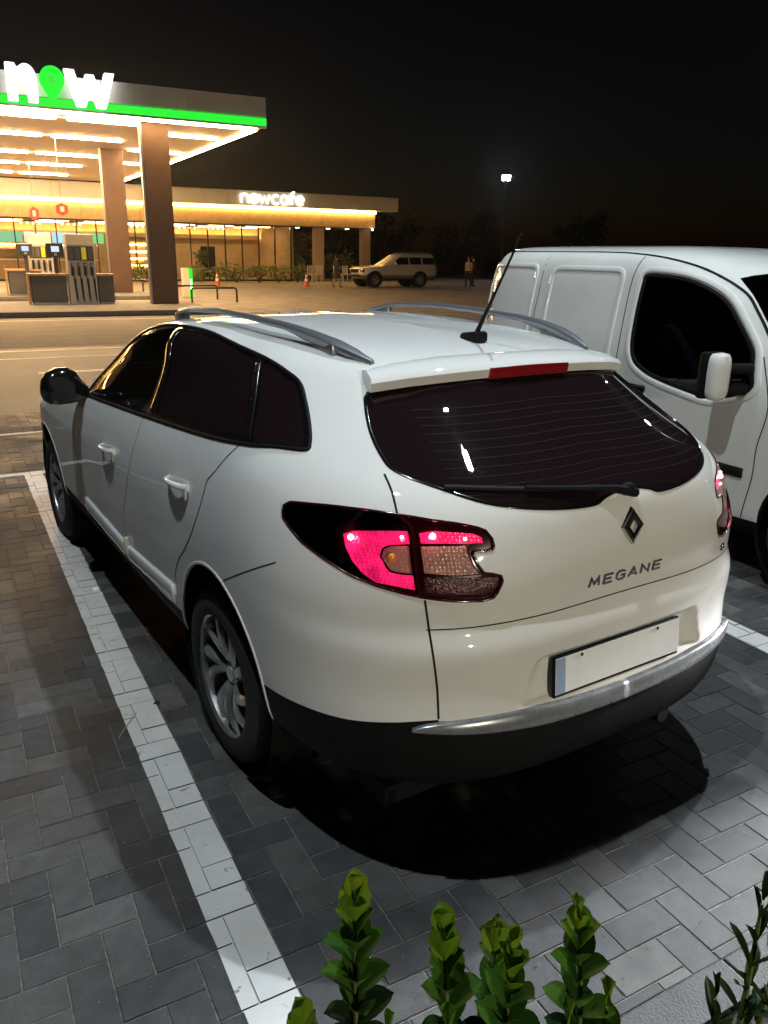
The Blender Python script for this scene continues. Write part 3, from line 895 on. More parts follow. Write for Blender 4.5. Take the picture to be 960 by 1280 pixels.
def build_canopy():
    c = empty('station_canopy', env(-3, 34))
    c.rotation_euler = (0, 0, 0)
    tag(c, 'flat petrol station canopy with green lit edge and rows of strip lights', 'canopy')
    loc = c.location.copy()
    def P(b, name, m, par=c, smooth=False):
        b.V = [tuple(env(*v) - loc) for v in b.V]
        return b.build(name, m, par, smooth)
    X0, X1, Y0, Y1, Z = -4.4, 7.56, 22.95, 46.9, 5.35
    P(ebox(X0, X1 - .12, Y0 + .12, Y1, Z, Z + .6), 'soffit', M_SOFFIT)
    n = 5
    for i in range(n):
        a, b = X0 + (X1 - X0) * i / n, X0 + (X1 - X0) * (i + 1) / n
        P(ebox(a + .006, b - .006, Y0, Y0 + .1, Z + .30, 6.2), 'fascia_panel', M_FASCIA)
    for i in range(6):
        a, b = Y0 + .11 + (Y1 - Y0 - .11) * i / 6, Y0 + .11 + (Y1 - Y0 - .11) * (i + 1) / 6
        P(ebox(X1 - .1, X1, a + .006, b - .006, Z + .06, 6.2), 'fascia_panel', M_FASCIA)
    P(ebox(X0, X1, Y0 - .03, Y0 + .09, Z + .07, Z + .27), 'green_edge_light', M_GREENLED)
    P(ebox(X0, X1, Y0 - .01, Y0 + .1, Z, Z + .06), 'edge_rail', M_TRIM)
    P(ebox(X0, 7.2, Y0 + .16, Y0 + .30, Z - .05, Z - .004), 'front_strip_light', M_WARM2)
    P(ebox(7.22, 7.36, Y0 + .3, Y1 - .3, Z - .05, Z - .004), 'side_strip_light', M_WARM2)
    for y in (24.2, 28.4, 34.0, 38.5, 43.6):
        for x0, x1 in ((-3.7, -1.35), (-1.0, 1.65), (1.97, 4.23)):
            if y == 24.2 and x0 > 1.5: pass
            P(ebox(x0, x1, y - .09, y + .09, Z - .06, Z - .004), 'strip_light', M_WARM)
    for y in (25.9, 30.85, 35.9):
        P(ebox(4.9, 6.87, y - .08, y + .08, Z - .06, Z - .004), 'strip_light', M_WARM)
    for y in (24.0, 31.5):
        for x in (4.35, -2.6):
            P(ebox(x - .40, x + .40, y - .28, y + .28, .15, Z, .02), 'column', M_COLUMN)
            P(ebox(x - .47, x - .405, y - .30, y - .20, .15, Z), 'column_trim', M_TRIM)
    # lettering on the edge: white n and w round a green map pin
    s = empty('canopy_sign', env(1.7, 22.8, 5.46))
    tag(s, 'lit sign of white letters n and w around a green map pin', 'sign')
    def L(pts, x, name, m, sc=1.0):
        b = MB().prism([(x + a * sc, 5.46 + z) for a, z in pts], 22.66, 22.90, 1)
        b.V = [tuple(env(*v) - s.location) for v in b.V]
        return b.build(name, m, s)
    L(n_outline(), .36, 'letter_n', M_SIGNW); L(W_OUT, 1.80, 'letter_w', M_SIGNW)
    out = [(.305 * math.cos(t), .60 + .305 * math.sin(t)) for t in np.linspace(-.62, PI + .62, 26)] + [(-.12, .20), (0, 0), (.12, .20)]
    hole = [(.125 * math.cos(t), .58 + .125 * math.sin(t)) for t in np.linspace(-.62, PI + .62, 26)] + [(-.055, .475), (0, .455), (.055, .475)]
    V = []; n = len(out)
    for y in (22.60, 22.90):
        for ring in (out, hole): V += [(1.48 + a, y, 5.46 + z) for a, z in ring]
    F = []
    for i in range(n):
        j = (i + 1) % n
        F += [(i, j, n + j, n + i), (2 * n + i, 3 * n + i, 3 * n + j, 2 * n + j), (i, 2 * n + i, 2 * n + j, j), (n + i, n + j, 3 * n + j, 3 * n + i)]
    b = MB().add(V, F); b.V = [tuple(env(*v) - s.location) for v in b.V]; b.build('map_pin', M_SIGNG, s)
    # hanging pump numbers
    for x, y, zt, zb, lab in ((2.07, 28.5, 3.26, 2.83, 'nearer red hanging marker above the fuel pumps'), (2.03, 38.5, 3.54, 2.94, 'farther red hanging marker above the fuel pumps, left of the other')):
        h = tag(empty('hanging_marker', env(x, y, zb)), lab, 'sign', 'red markers hung under the canopy')
        w = MB().tube([(x, y, zt), (x, y, 5.30)], .012, 5); w.V = [tuple(env(*v) - h.location) for v in w.V]; w.build('wire', M_TRIM, h)
        w = MB().prism([(x + .22 * math.cos(t), zb + (zt - zb) / 2 + (zt - zb) / 2 * math.sin(t)) for t in np.linspace(PI / 6, 2 * PI + PI / 6, 7)[:-1]], y - .05, y + .05, 1)
        w.V = [tuple(env(*v) - h.location) for v in w.V]; w.build('marker_plate', M_REDSIGN, h)
        w = MB().box(x - .07, x + .07, y - .056, y - .051, zb + (zt - zb) * .3, zb + (zt - zb) * .72); w.V = [tuple(env(*v) - h.location) for v in w.V]; w.build('marker_number', M_PUMP, h)

def build_pumps():
    for y0, y1, x1 in ((21.0, 25.4, 5.3), (28.9, 32.6, 5.3)):
        isl = ebox(-9, x1, y0, y1, -.01, .14, .03)
        tag(ebuild(isl, 'pump_island', M_ISLAND, None), kind='structure')
    def counter(x0, x1, y0, y1, lab):
        t = tag(empty('service_counter', env((x0 + x1) / 2, y0, .15)), lab, 'counter', 'counters on the pump islands')
        def B(b, nm, m):
            b.V = [tuple(env(*v) - t.location) for v in b.V]; return b.build(nm, m, t)
        B(ebox(x0, x1, y0, y1, .20, .97, .01), 'cabinet', M_CNT); B(ebox(x0 - .05, x1 + .05, y0 - .05, y1 + .05, .972, 1.04, .008), 'worktop', M_WOOD)
        B(ebox(x0 + .02, x1 - .02, y0 + .03, y1 - .03, .142, .198), 'plinth', M_TRIM)
        B(ebox(x0 - .09, x0 - .055, y0 - .02, y1, .142, 1.04), 'end_board', M_WOOD)
    counter(.49, 1.48, 24.0, 24.55, 'long dark counter with timber top beside the near fuel pump')
    counter(2.40, 2.84, 24.0, 24.55, 'short dark counter right of the near fuel pump')
    counter(.20, 1.25, 29.6, 30.2, 'far dark counter with timber top on the second island')
    def pump(x, y, w, hz, lab, sign=1):
        t = tag(empty('fuel_pump', env(x, y, .15)), lab, 'fuel pump', 'fuel pumps under the canopy')
        def B(b, nm, m, par=t, sm=False):
            b.V = [tuple(env(*v) - t.location) for v in b.V]; return b.build(nm, m, par, sm)
        B(ebox(x - w / 2, x + w / 2, y, y + .5, .142, hz, .02), 'pump_body', M_PUMP)
        B(ebox(x - w / 2 + .03, x + w / 2 - .03, y - .012, y - .001, 1.42, 1.82), 'price_panel', M_PUMPD)
        B(ebox(x - w / 2 + .02, x + w / 2 - .02, y - .010, y - .001, 1.86, hz - .04), 'head_panel', M_FASCIA)
        q = (w - .06) / 4
        for i in range(4):
            cx = x - w / 2 + .03 + q * (i + .5)
            B(ebox(cx - q * .36, cx + q * .36, y - .019, y - .0125, 1.45, 1.80), 'grade_label', M_YEL if i == 2 else M_CNT)
            B(ebox(cx - .045, cx + .045, y - .05, y - .001, .98, 1.36, .01), 'nozzle_boot', M_PUMPD)
            nz = B(MB().tube([(cx, y - .06, 1.34), (cx, y - .11, 1.25), (cx + .01, y - .08, 1.02)], [.02, .035, .02], 8), 'nozzle', M_HOSE, t, True)
            B(MB().tube([(cx + .015, y - .07, 1.05), (cx + .03, y - .09, .7), (cx + .05, y - .10, .32), (cx + .07, y - .09, .22), (cx + .075, y - .06, .35), (cx + .06, y - .03, .9)], .017, 7), 'hose', M_HOSE, t, True)
            B(ebox(cx + q * .40, cx + q * .47, y - .03, y - .001, .2, 1.40), 'divider', M_TRIM)
    pump(1.94, 23.95, .80, 2.18, 'white fuel pump with four hoses and a yellow label, nearest the road')
    pump(1.35, 29.9, .80, 2.25, 'pink edged fuel pump behind the near one, on the second island')
    for x, y, lab in ((1.26, 24.25, 'payment screen on a post left of the white pump'), (.80, 29.2, 'farther payment screen left of the second pump')):
        t = tag(empty('payment_terminal', env(x, y, .15)), lab, 'terminal', 'payment screens on the islands')
        def B(b, nm, m):
            b.V = [tuple(env(*v) - t.location) for v in b.V]; return b.build(nm, m, t)
        B(ebox(x - .06, x + .06, y + .02, y + .10, 1.042 if y < 25 else .142, 1.5), 'post', M_PUMPD); B(ebox(x - .24, x + .24, y - .06, y + .12, 1.50, 1.90, .02), 'screen_case', M_PUMPD)
        B(ebox(x - .11, x + .11, y - .066, y - .0605, 1.66, 1.82), 'screen', M_SCREEN); B(ebox(x - .04, x + .04, y - .066, y - .0605, 1.55, 1.63), 'card_slot', M_TRIM)
    # green lit posts and tube rails by the columns
    for x, y, lab in ((6.65, 29.9, 'post with a green lit edge right of the near column'), (5.15, 35.5, 'farther post with a green lit edge between the columns')):
        t = tag(empty('charging_post', env(x, y)), lab, 'post', 'posts with green lit edges')
        def B(b, nm, m):
            b.V = [tuple(env(*v) - t.location) for v in b.V]; return b.build(nm, m, t)
        B(ebox(x - .22, x + .02, y, y + .3, 0, 1.12, .02), 'post_body', M_FASCIA); B(ebox(x + .025, x + .16, y - .02, y + .28, .02, 1.10, .01), 'green_edge', M_SIGNG)
        B(ebox(x + .05, x + .12, y - .026, y - .021, .3, .7), 'post_mark', M_SIGNW)
    for x0, x1, y, lab in ((5.9, 7.55, 26.6, 'low tube rail standing nearest, seen above the car roof'), (5.6, 7.4, 28.6, 'low tube rail behind the nearest one'), (5.2, 6.6, 35.0, 'far low tube rail beyond the near column'), (5.6, 6.9, 33.6, 'low tube rail between the farther rail and the column')):
        t = tag(empty('tube_rail', env(x0, y)), lab, 'rail', 'low tube rails')
        def B(b, nm, m):
            b.V = [tuple(env(*v) - t.location) for v in b.V]; return b.build(nm, m, t, True)
        B(MB().tube([(x0, y, 0), (x0, y, .42), (x0 + .04, y, .48), (x0 + .1, y, .5), (x1 - .1, y, .5), (x1 - .04, y, .48), (x1, y, .42), (x1, y, 0)], .035, 8), 'tube', M_MULL)
        for xx in (x0, x1): B(MB().lathe([(.001, .012), (.07, .012), (.075, 0)], 12, 2, (xx, y, 0)), 'foot_plate', M_MULL)

def build_cafe():
    c = tag(empty('cafe_building', env(5, 50)), 'long flat roofed cafe with glass front and glowing amber strip', 'building')
    loc = c.location.copy()
    def P(b, name, m, par=c, smooth=False):
        b.V = [tuple(env(*v) - loc) for v in b.V]
        return b.build(name, m, par, smooth)
    YF = 47.5
    w = 3.3
    x = -16.0
    while x < 25.4 - .1:
        b = min(x + w, 25.4)
        P(ebox(x + .01, b - .01, YF, YF + .12, 4.47, 5.33), 'fascia_panel', M_FASCIA); x += w
    P(ebox(-16, 25.4, YF + .13, 62, 4.9, 5.25), 'roof', M_CNT)
    P(ebox(-16, 25.4, YF + .13, YF + 1.2, 4.47, 4.56), 'fascia_soffit', M_SOFFIT)
    P(ebox(-16, 23.9, YF + .30, YF + .40, 4.30, 4.44), 'amber_strip_light', M_AMBERLED)
    M_BAND = mat('timber_band', (.46, .33, .17), .6, 0, var=.1, scale=4)
    x = -16.0
    while x < 23.9 - .1:
        P(ebox(x + .008, min(x + 1.64, 23.9) - .008, YF + .45, YF + .55, 3.40, 4.46), 'band_panel', M_BAND); x += 1.64
    P(ebox(23.78, 23.9, YF + .56, 62, 3.40, 4.46), 'band_end', M_BAND)
    P(ebox(-16, 23.9, YF + .56, 62, 3.36, 3.46), 'ceiling', mat('cafe_ceiling', (.06, .05, .045), .8))
    yg = 48.6
    # glass front: one pane and one mullion for each bay
    x = -4.76
    xs = [ -4.76 + 1.09 * i for i in range(22)]
    for i, xx in enumerate(xs):
        P(ebox(xx - .035, xx + .035, yg - .06, yg + .06, .05, 3.36), 'mullion', M_MULL)
        if i < len(xs) - 1: P(ebox(xx + .04, xs[i + 1] - .04, yg - .008, yg + .008, .12, 3.30), 'pane', M_PANE)
    P(ebox(-4.76, 18.2, yg - .05, yg + .05, .0, .10), 'glass_sill', M_MULL)
    P(ebox(-4.76, 18.2, yg + .1, 62, .0, .06), 'floor', mat('cafe_floor', (.28, .20, .13), .4, 0, var=.2, scale=2))
    M_WALL = mat('amber_wall', (.52, .36, .20), .7, 0, var=.12, scale=1.4)
    P(ebox(-4.76, 18.2, 55.0, 55.2, .06, 3.36), 'back_wall', M_WALL)
    P(ebox(18.1, 18.3, yg, 55.2, .06, 3.36), 'end_wall', M_WALL)
    P(ebox(13.9, 14.9, 54.9, 54.99, .06, 2.1), 'inner_door', M_MULL)
    P(ebox(-4.7, 18, 54.5, 54.62, 2.72, 2.80), 'cove_light', M_AMBERLED)
    P(ebox(-4.7, 18, 54.4, 54.9, 2.60, 2.71), 'cove_shelf', M_WALL)
    P(ebox(-4.7, 18, 54.36, 54.40, 2.60, 2.86), 'cove_lip', M_WALL)
    cp = emitter('fill_panel', (1, .66, .28), 24)  # glowing panels added to brighten the cafe inside
    for i in range(9):
        for y in (50.4, 52.9): P(ebox(-4.2 + 2.5 * i, -2.6 + 2.5 * i, y, y + .25, 3.31, 3.35), 'ceiling_fill_panel', cp)
    # menu screens above the counter, shelves, ceiling spots
    sc = [((.85, 1.0, .95), 1.6), ((.3, .75, .4), 1.1), ((.9, .9, .8), 1.5), ((.45, .8, .95), 1.4), ((.25, .8, .3), 1.2)]
    for i, (col, st) in enumerate(sc):
        P(ebox(-.6 + 1.55 * i, .85 + 1.55 * i, 52.0, 52.08, 2.12, 2.72), 'menu_screen', emitter('menu_screen', col, st))
    P(ebox(-1.5, 6.5, 50.9, 51.5, .06, 1.1), 'counter', M_WOOD); P(ebox(-1.55, 6.55, 50.85, 51.55, 1.101, 1.16), 'counter_top', M_PUMP)
    P(ebox(-1.5, 6.5, 53.6, 53.7, .06, 2.05), 'shelf_back', M_WALL)
    for z in (.9, 1.3, 1.7): P(ebox(-1.5, 6.5, 53.2, 53.59, z, z + .04), 'shelf', M_WOOD)
    P(ebox(-1.5, 6.5, 53.5, 53.56, 1.98, 2.03), 'shelf_light', M_WARM2)
    for i in range(4):
        z = .5 + .43 * i
        P(ebox(8.6, 10.0, 52.2, 52.6, z, z + .04), 'shelf', M_WOOD); P(ebox(8.62, 9.98, 52.55, 52.59, z + .30, z + .34), 'shelf_light', M_WARM2)
    P(ebox(8.5, 10.1, 52.61, 52.7, .06, 2.3), 'shelf_back', M_WALL)
    bs = emitter('spot_bulb', (1, .82, .5), 16)
    for x0 in (-1.5, 2.2, 4.4, 8.0, 11.2, 13.0):
        P(MB().box(x0 - .1, x0 + 1.2, 49.78, 49.82, 3.26, 3.30), 'light_track', M_MULL)
        for i in range(4): P(MB().ball((x0 + .05 + .33 * i, 49.8, 3.14), .055, 8, 6), 'spot_lamp', bs, c, True)
    rg = random.Random(21)
    # tables and chairs seen through the glass
    for i in range(7):
        x = 7.4 + 1.55 * i + rg.uniform(-.2, .2); y = 50.3 + rg.uniform(0, 1.6)
        t = tag(empty('cafe_table', env(x, y, .06)), 'small round table behind the cafe glass, number %s from the left' % ['one', 'two', 'three', 'four', 'five', 'six', 'seven'][i], 'table', 'tables inside the cafe')
        def B(b, nm, m):
            b.V = [tuple(env(*v) - t.location) for v in b.V]; return b.build(nm, m, t, True)
        B(MB().lathe([(.001, .80), (.36, .80), (.36, .77), (.001, .77)], 20, 2, (x, y, 0)), 'table_top', M_WOOD); B(MB().tube([(x, y, .09), (x, y, .765)], .03, 8), 'table_leg', M_MULL); B(MB().lathe([(.001, .09), (.2, .085), (.22, .062)], 16, 2, (x, y, 0)), 'table_foot', M_MULL)
    # open terrace at the right end
    P(ebox(18.4, 25.2, 47.9, 55, .0, .10), 'terrace_floor', M_ISLAND)
    P(ebox(19.75, 20.35, 48.3, 48.9, .10, 3.40), 'terrace_pillar', mat('pillar_plaster', (.55, .40, .26), .7)); P(ebox(23.2, 23.75, 48.3, 48.9, .10, 3.40), 'terrace_pillar', mat('pillar_brick', (.34, .24, .16), .8))
    P(ebox(18.3, 20.0, 54.0, 54.2, .1, 3.36), 'terrace_wall', M_WALL)
    P(MB().ball((23.6, 47.75, 3.32), .07, 8, 6), 'corner_lamp', bs)
    for x in (19.0, 21.2, 22.6): P(MB().lathe([(.001, 3.33), (.13, 3.33), (.14, 3.355)], 14, 2, (x, 49.6, 0)), 'terrace_fill_lamp', bs, c)  # lamps added to lighten the plants on the terrace
    # glowing name over the entrance
    s = tag(empty('cafe_sign', env(16.6, YF - .06, 4.60)), 'glowing white lettering nowcafe on the cafe fascia', 'sign')
    A = lambda cx, cy, r, a0, a1, ry=None, n=12: [(cx + r * math.cos(t), cy + (ry or r) * math.sin(t)) for t in np.linspace(math.radians(a0), math.radians(a1), n)]
    letters = [('n', .52, [[(0, 0), (0, .5)], [(0, .28)] + A(.21, .29, .21, 180, 0) + [(.42, 0)]]),
               ('o', .56, [A(.24, .25, .22, 0, 360, .25, 18), A(.24, .27, .09, 0, 360, None, 10)]),
               ('w', .74, [[(0, .5), (.15, 0), (.30, .42), (.45, 0), (.60, .5)]]),
               ('c', .54, [A(.25, .25, .23, 50, 310, .25, 16)]),
               ('a', .57, [A(.22, .25, .21, 0, 360, .25, 18), [(.44, .5), (.44, 0)]]),
               ('f', .38, [[(.10, 0), (.10, .58)] + A(.23, .60, .13, 180, 70), [(0, .46), (.28, .46)]]),
               ('e', .50, [[(.02, .26), (.44, .26)] + A(.23, .25, .22, 5, 320, .25, 18)])]
    wtot = sum(w for _, w, _ in letters); x = 14.55; k = 4.1 / wtot
    lm = emitter('cafe_sign_white', (1, .93, .78), 2.6)
    for nm, w, strokes in letters:
        b = MB()
        for st in strokes: b.tube([(x + a * k, YF - .08, 4.62 + c * k * .92) for a, c in st], .066, 7)
        b.V = [tuple(env(*v) - s.location) for v in b.V]; b.build('letter_' + nm, lm, s, True); x += w * k
    return c

def build_terrace_seats():
    rg = random.Random(4)
    k = 0
    words = ['leftmost', 'second', 'third', 'fourth', 'rightmost']
    for i, (x, y, rz) in enumerate(((18.9, 46.9, .2), (19.5, 47.3, 2.9), (20.7, 47.0, -.3), (21.3, 47.4, 3.3), (22.1, 47.0, .1))):
        t = tag(empty('terrace_chair', env(x, y), rz), 'slatted chair on the cafe terrace, %s of five' % words[i], 'chair', 'chairs on the cafe terrace')
        MB().cbox(-.24, .24, -.24, .24, .42, .47, .01).build('seat', M_FASCIA, t)
        for j in range(5): MB().box(-.22 + .1 * j, -.17 + .1 * j, .20, .235, .48, .95).build('back_slat', M_FASCIA, t)
        MB().box(-.25, .25, .195, .24, .951, 1.0).build('back_rail', M_FASCIA, t)
        for a in (-.21, .21):
            for b in (-.21, .21): MB().box(a - .02, a + .02, b - .02, b + .02, 0, .419).build('leg', M_FASCIA, t)
build_canopy(); build_pumps(); build_cafe(); build_terrace_seats()
# ------------------------------------------------------------------ the estate car
def on_skin(S, pts, n=5, closed=True, smooth=True):
    """outline of 3-D points near the skin -> dense (u, v) outline"""
    f = dens if smooth else lin
    q = f([(abs(a), b, c) for a, b, c in pts], n, closed)
    r = S.near(q)
    return [(1.0, v) if (abs(p[0]) < 2e-3 and p[1] < 0) else ((0.0, v) if abs(p[0]) < 2e-3 else (u, v)) for p, (u, v) in zip(q, r)]

def wheel(parent, x, y, z, R, side, rim_r=.222, name='wheel', spokes=5, twist=.35):
    """side -1: outer face towards -x.  tyre, rim (> spokes), brake disc"""
    w = empty(name, (x, y, z)); w.parent = parent
    s = side
    prof = [(rim_r - .004, -.10), (rim_r + .012, -.104), (R - .06, -.106), (R - .022, -.098), (R - .004, -.078), (R, -.05), (R, .05), (R - .004, .078), (R - .022, .098), (R - .06, .106), (rim_r + .012, .104), (rim_r - .004, .10)]
    t = MB().lathe(prof, 56, 0)
    t.build('tyre', M_RUBBER, w, True)
    rim = MB().lathe([(rim_r - .012, s * -.09), (rim_r - .014, s * .06), (rim_r - .01, s * .088), (rim_r + .004, s * .097), (rim_r + .004, s * .09), (rim_r - .003, s * .07), (rim_r - .002, s * -.09)], 56, 0)
    ro = rim.build('rim', M_ALLOY, w, True)
    hub = MB().lathe([(.001, s * .066), (.03, s * .066), (.034, s * .058), (.058, s * .05), (.068, s * .03), (.068, s * .0)], 28, 0)
    hub.build('hub_cap', M_ALLOY, ro, True)
    for k in range(spokes):
        for j in (-1, 1):
            sp = MB(); V = []; nseg = 9
            for i in range(nseg):
                q = i / (nseg - 1)
                r = .045 + (rim_r - .055) * q
                a = 2 * PI * k / spokes + j * (.12 + .24 * q) * s + twist * s * q * q
                wd = .020 + .012 * q
                xo = s * (.056 + .018 * math.sin(q * PI) + .018 * q)
                c, d = math.cos(a), math.sin(a)
                for tn, dx in ((-1, -.006), (-.55, .006), (.55, .006), (1, -.006), (.8, -.03), (-.8, -.03)):
                    V.append((xo + s * dx, r * c - tn * wd * d * .8, r * d + tn * wd * c * .8))
            F = [(i * 6 + a, i * 6 + (a + 1) % 6, (i + 1) * 6 + (a + 1) % 6, (i + 1) * 6 + a) for i in range(nseg - 1) for a in range(6)]
            F += [tuple(range(6)), tuple(range((nseg - 1) * 6, nseg * 6))]
            sp.add(V, F).build('spoke', M_ALLOY, ro, True)
    for k in range(5):
        a = 2 * PI * (k + .5) / 5
        MB().lathe([(.001, s * .058), (.007, s * .057), (.008, s * .045)], 8, 0, (0, .044 * math.cos(a), .044 * math.sin(a))).build('wheel_bolt', M_DARKM, ro, True)
    MB().lathe([(.06, s * -.005), (.135, s * -.005), (.135, s * -.022), (.06, s * -.022)], 32, 0, closed=True).build('brake_disc', M_DARKM, w, True)
    return w

def build_car():
    S = CAR
    car = empty('estate_car', (0, 0, 0))
    tag(car, 'white estate car with lit red tail lamps and roof rails, seen from behind', 'car')
    NR = lambda pts, **k: on_skin(S, pts, **k)
    # --- outlines on the skin (metres, right half; the left is its mirror)
    sill_line = [(0, 3.55, .36), (.5, 3.50, .37), (.82, 3.12, .40), (.885, 2.7, .42), (.887, 2.0, .425), (.886, 1.2, .41), (.886, .6, .415), (.884, .2, .44), (.88, -.2, .47),
                 (.872, -.45, .482), (.842, -.606, .497), (.783, -.75, .513), (.70, -.85, .533), (.603, -.923, .548), (.406, -.993, .55), (.2, -1.016, .545), (0, -1.02, .54)]
    sl = NR(sill_line, closed=False, n=6)
    lower = [(0, 0)] + sl + [(1, 0)]
    seam_tg = [(.603, -.923, .55), (.603, -.906, .657), (.62, -.898, .775), (.633, -.885, .886), (.642, -.85, .98), (.647, -.772, 1.086), (.634, -.725, 1.132), (.625, -.671, 1.172)]
    tail = NR([(0, -1.02, .535), (.2, -1.016, .54), (.406, -.993, .545), (.603, -.923, .543)], closed=False) + NR(seam_tg, closed=False)[1:] + \
        NR([(.612, -.60, 1.222), (.59, -.51, 1.275), (.56, -.43, 1.325), (.50, -.40, 1.36), (.3, -.47, 1.375), (0, -.50, 1.39)], closed=False)
    glass_r = NR([(0, -.957, 1.104), (.046, -.956, 1.106), (.092, -.961, 1.098), (.137, -.966, 1.086), (.248, -.953, 1.089), (.366, -.919, 1.101), (.462, -.865, 1.12), (.55, -.763, 1.152),
                  (.597, -.68, 1.178), (.600, -.62, 1.205), (.585, -.54, 1.25), (.558, -.47, 1.29), (.535, -.425, 1.325)], closed=False) + \
        NR([(.52, -.415, 1.338), (.35, -.475, 1.353), (.15, -.515, 1.362), (0, -.522, 1.366)], closed=False)
    dlo = [(.843, 1.74, 1.037), (.80, 1.70, 1.12), (.74, 1.46, 1.27), (.672, 1.13, 1.403), (.64, .93, 1.432), (.628, .669, 1.437), (.640, .088, 1.402), (.639, -.134, 1.369), (.638, -.215, 1.345),
           (.655, -.28, 1.305), (.685, -.36, 1.255), (.715, -.42, 1.212), (.735, -.425, 1.195), (.772, -.32, 1.183), (.812, -.18, 1.169), (.830, .119, 1.142), (.840, .798, 1.095), (.842, 1.611, 1.043)]
    fg = [(.831, 1.60, 1.068), (.79, 1.54, 1.14), (.726, 1.28, 1.316), (.672, .98, 1.410), (.655, .86, 1.424), (.70, .815, 1.36), (.745, .785, 1.292), (.83, .76, 1.113), (.835, 1.1, 1.09)]
    rg = [(.653, .775, 1.424), (.641, .396, 1.418), (.650, .10, 1.390), (.731, -.045, 1.286), (.800, -.155, 1.187), (.823, .135, 1.158), (.829, .655, 1.122), (.747, .70, 1.287)]
    qg = [(.651, .015, 1.383), (.649, -.126, 1.362), (.645, -.205, 1.338), (.672, -.29, 1.286), (.725, -.40, 1.208), (.76, -.33, 1.196), (.795, -.205, 1.19), (.727, -.095, 1.29)]
    def corner(pts): return NR(pts, n=6, smooth=False)
    rdoor = NR([(.817, -.16, 1.167), (.866, -.068, 1.069), (.879, -.02, 1.028), (.887, -.002, .979), (.895, .035, .907), (.898, .101, .817), (.897, .20, .719), (.895, .28, .655), (.891, .335, .579), (.888, .337, .513), (.887, .34, .48)], closed=False) + \
        NR([(.886, .45, .45), (.884, .8, .44), (.883, 1.02, .44)], closed=False) + NR([(.888, 1.02, .508), (.893, 1.0, .631), (.898, .872, .813), (.88, .785, .985), (.845, .757, 1.088)], closed=False) + \
        NR([(.74, .765, 1.30), (.66, .80, 1.42), (.64, .80, 1.437)], closed=False) + NR([(.637, .396, 1.428), (.642, .09, 1.398), (.66, .03, 1.37), (.731, -.075, 1.286)], closed=False)
    fdoor = NR([(.883, 1.03, .44), (.888, 1.03, .508), (.893, 1.01, .631), (.898, .882, .813), (.88, .795, .985), (.845, .767, 1.088)], closed=False) + \
        NR([(.74, .775, 1.30), (.66, .81, 1.42), (.645, .85, 1.432), (.675, 1.13, 1.400), (.742, 1.46, 1.268), (.80, 1.70, 1.12), (.85, 1.80, 1.02)], closed=False) + \
        NR([(.885, 1.86, .90), (.892, 1.86, .75), (.89, 1.82, .60), (.885, 1.72, .48), (.884, 1.6, .44)], closed=False)
    bumper = NR([(.897, -.16, .735), (.891, -.355, .833), (.867, -.5, .905), (.80, -.667, .954), (.722, -.805, .911), (.64, -.88, .891)], closed=False) + NR([(.633, -.885, .886), (.62, -.898, .775), (.603, -.906, .657), (.603, -.923, .55)], closed=False) + \
        NR([(.70, -.85, .535), (.783, -.75, .515), (.842, -.606, .499), (.872, -.45, .485), (.88, -.3, .475)], closed=False)
    lamp = [(.835, -.483, 1.046), (.829, -.480, 1.060), (.817, -.498, 1.073), (.787, -.567, 1.081), (.725, -.674, 1.089), (.647, -.772, 1.086), (.582, -.835, 1.078), (.533, -.871, 1.072), (.487, -.902, 1.062), (.469, -.914, 1.054),
            (.457, -.928, 1.034), (.456, -.935, 1.018), (.461, -.937, 1.008), (.480, -.931, 1.005), (.505, -.918, 1.006), (.511, -.921, .998), (.502, -.933, .971), (.491, -.943, .952), (.467, -.952, .947), (.446, -.960, .940),
            (.442, -.962, .926), (.457, -.961, .894), (.468, -.959, .882), (.496, -.950, .877), (.569, -.921, .882), (.640, -.880, .893), (.673, -.854, .900), (.722, -.805, .913), (.766, -.744, .930), (.802, -.667, .956), (.828, -.581, .985), (.837, -.520, 1.015), (.839, -.493, 1.030)]
    lampa = lamp[0:6] + [(.637, -.797, 1.072), (.632, -.820, 1.053), (.642, -.849, .986), (.645, -.867, .934), (.641, -.880, .893)] + lamp[26:]
    lampb = lamp[5:25] + [(.641, -.880, .893), (.645, -.867, .934), (.642, -.849, .986), (.632, -.820, 1.053), (.637, -.797, 1.072)]
    lit_a = [(.764, -.682, 1.028), (.743, -.704, 1.040), (.642, -.81, 1.054), (.645, -.828, 1.023), (.685, -.794, 1.017), (.702, -.783, 1.008), (.711, -.785, .988), (.706, -.798, .973), (.698, -.816, .952), (.678, -.836, .948), (.653, -.858, .947), (.652, -.869, .908),
             (.672, -.852, .912), (.707, -.819, .918), (.731, -.793, .921), (.751, -.760, .940), (.764, -.727, .968), (.769, -.702, .998)]
    clr_a = [(.699, -.785, 1.006), (.685, -.795, 1.014), (.648, -.826, 1.019), (.654, -.855, .951), (.678, -.836, .951), (.697, -.816, .956), (.704, -.799, .974), (.708, -.787, .988)]
    lit_b = [(.619, -.830, 1.050), (.585, -.851, 1.056), (.497, -.905, 1.049), (.477, -.918, 1.038), (.477, -.925, 1.025), (.516, -.909, 1.025), (.622, -.845, 1.025)]
    clr_b = [(.624, -.846, 1.019), (.520, -.908, 1.020), (.519, -.916, 1.002), (.512, -.929, .972), (.498, -.941, .947), (.553, -.918, .946), (.628, -.873, .953)]
    drk_b = [(.630, -.875, .943), (.447, -.959, .936), (.461, -.960, .896), (.489, -.952, .890), (.628, -.885, .902)]
    wsc = NR([(0, 2.42, 1.03), (.4, 2.3, 1.05), (.68, 2.08, 1.07), (.79, 1.84, 1.09), (.755, 1.66, 1.22), (.70, 1.42, 1.33), (.61, 1.22, 1.42), (.45, 1.40, 1.43), (0, 1.55, 1.41)], n=4, smooth=False)
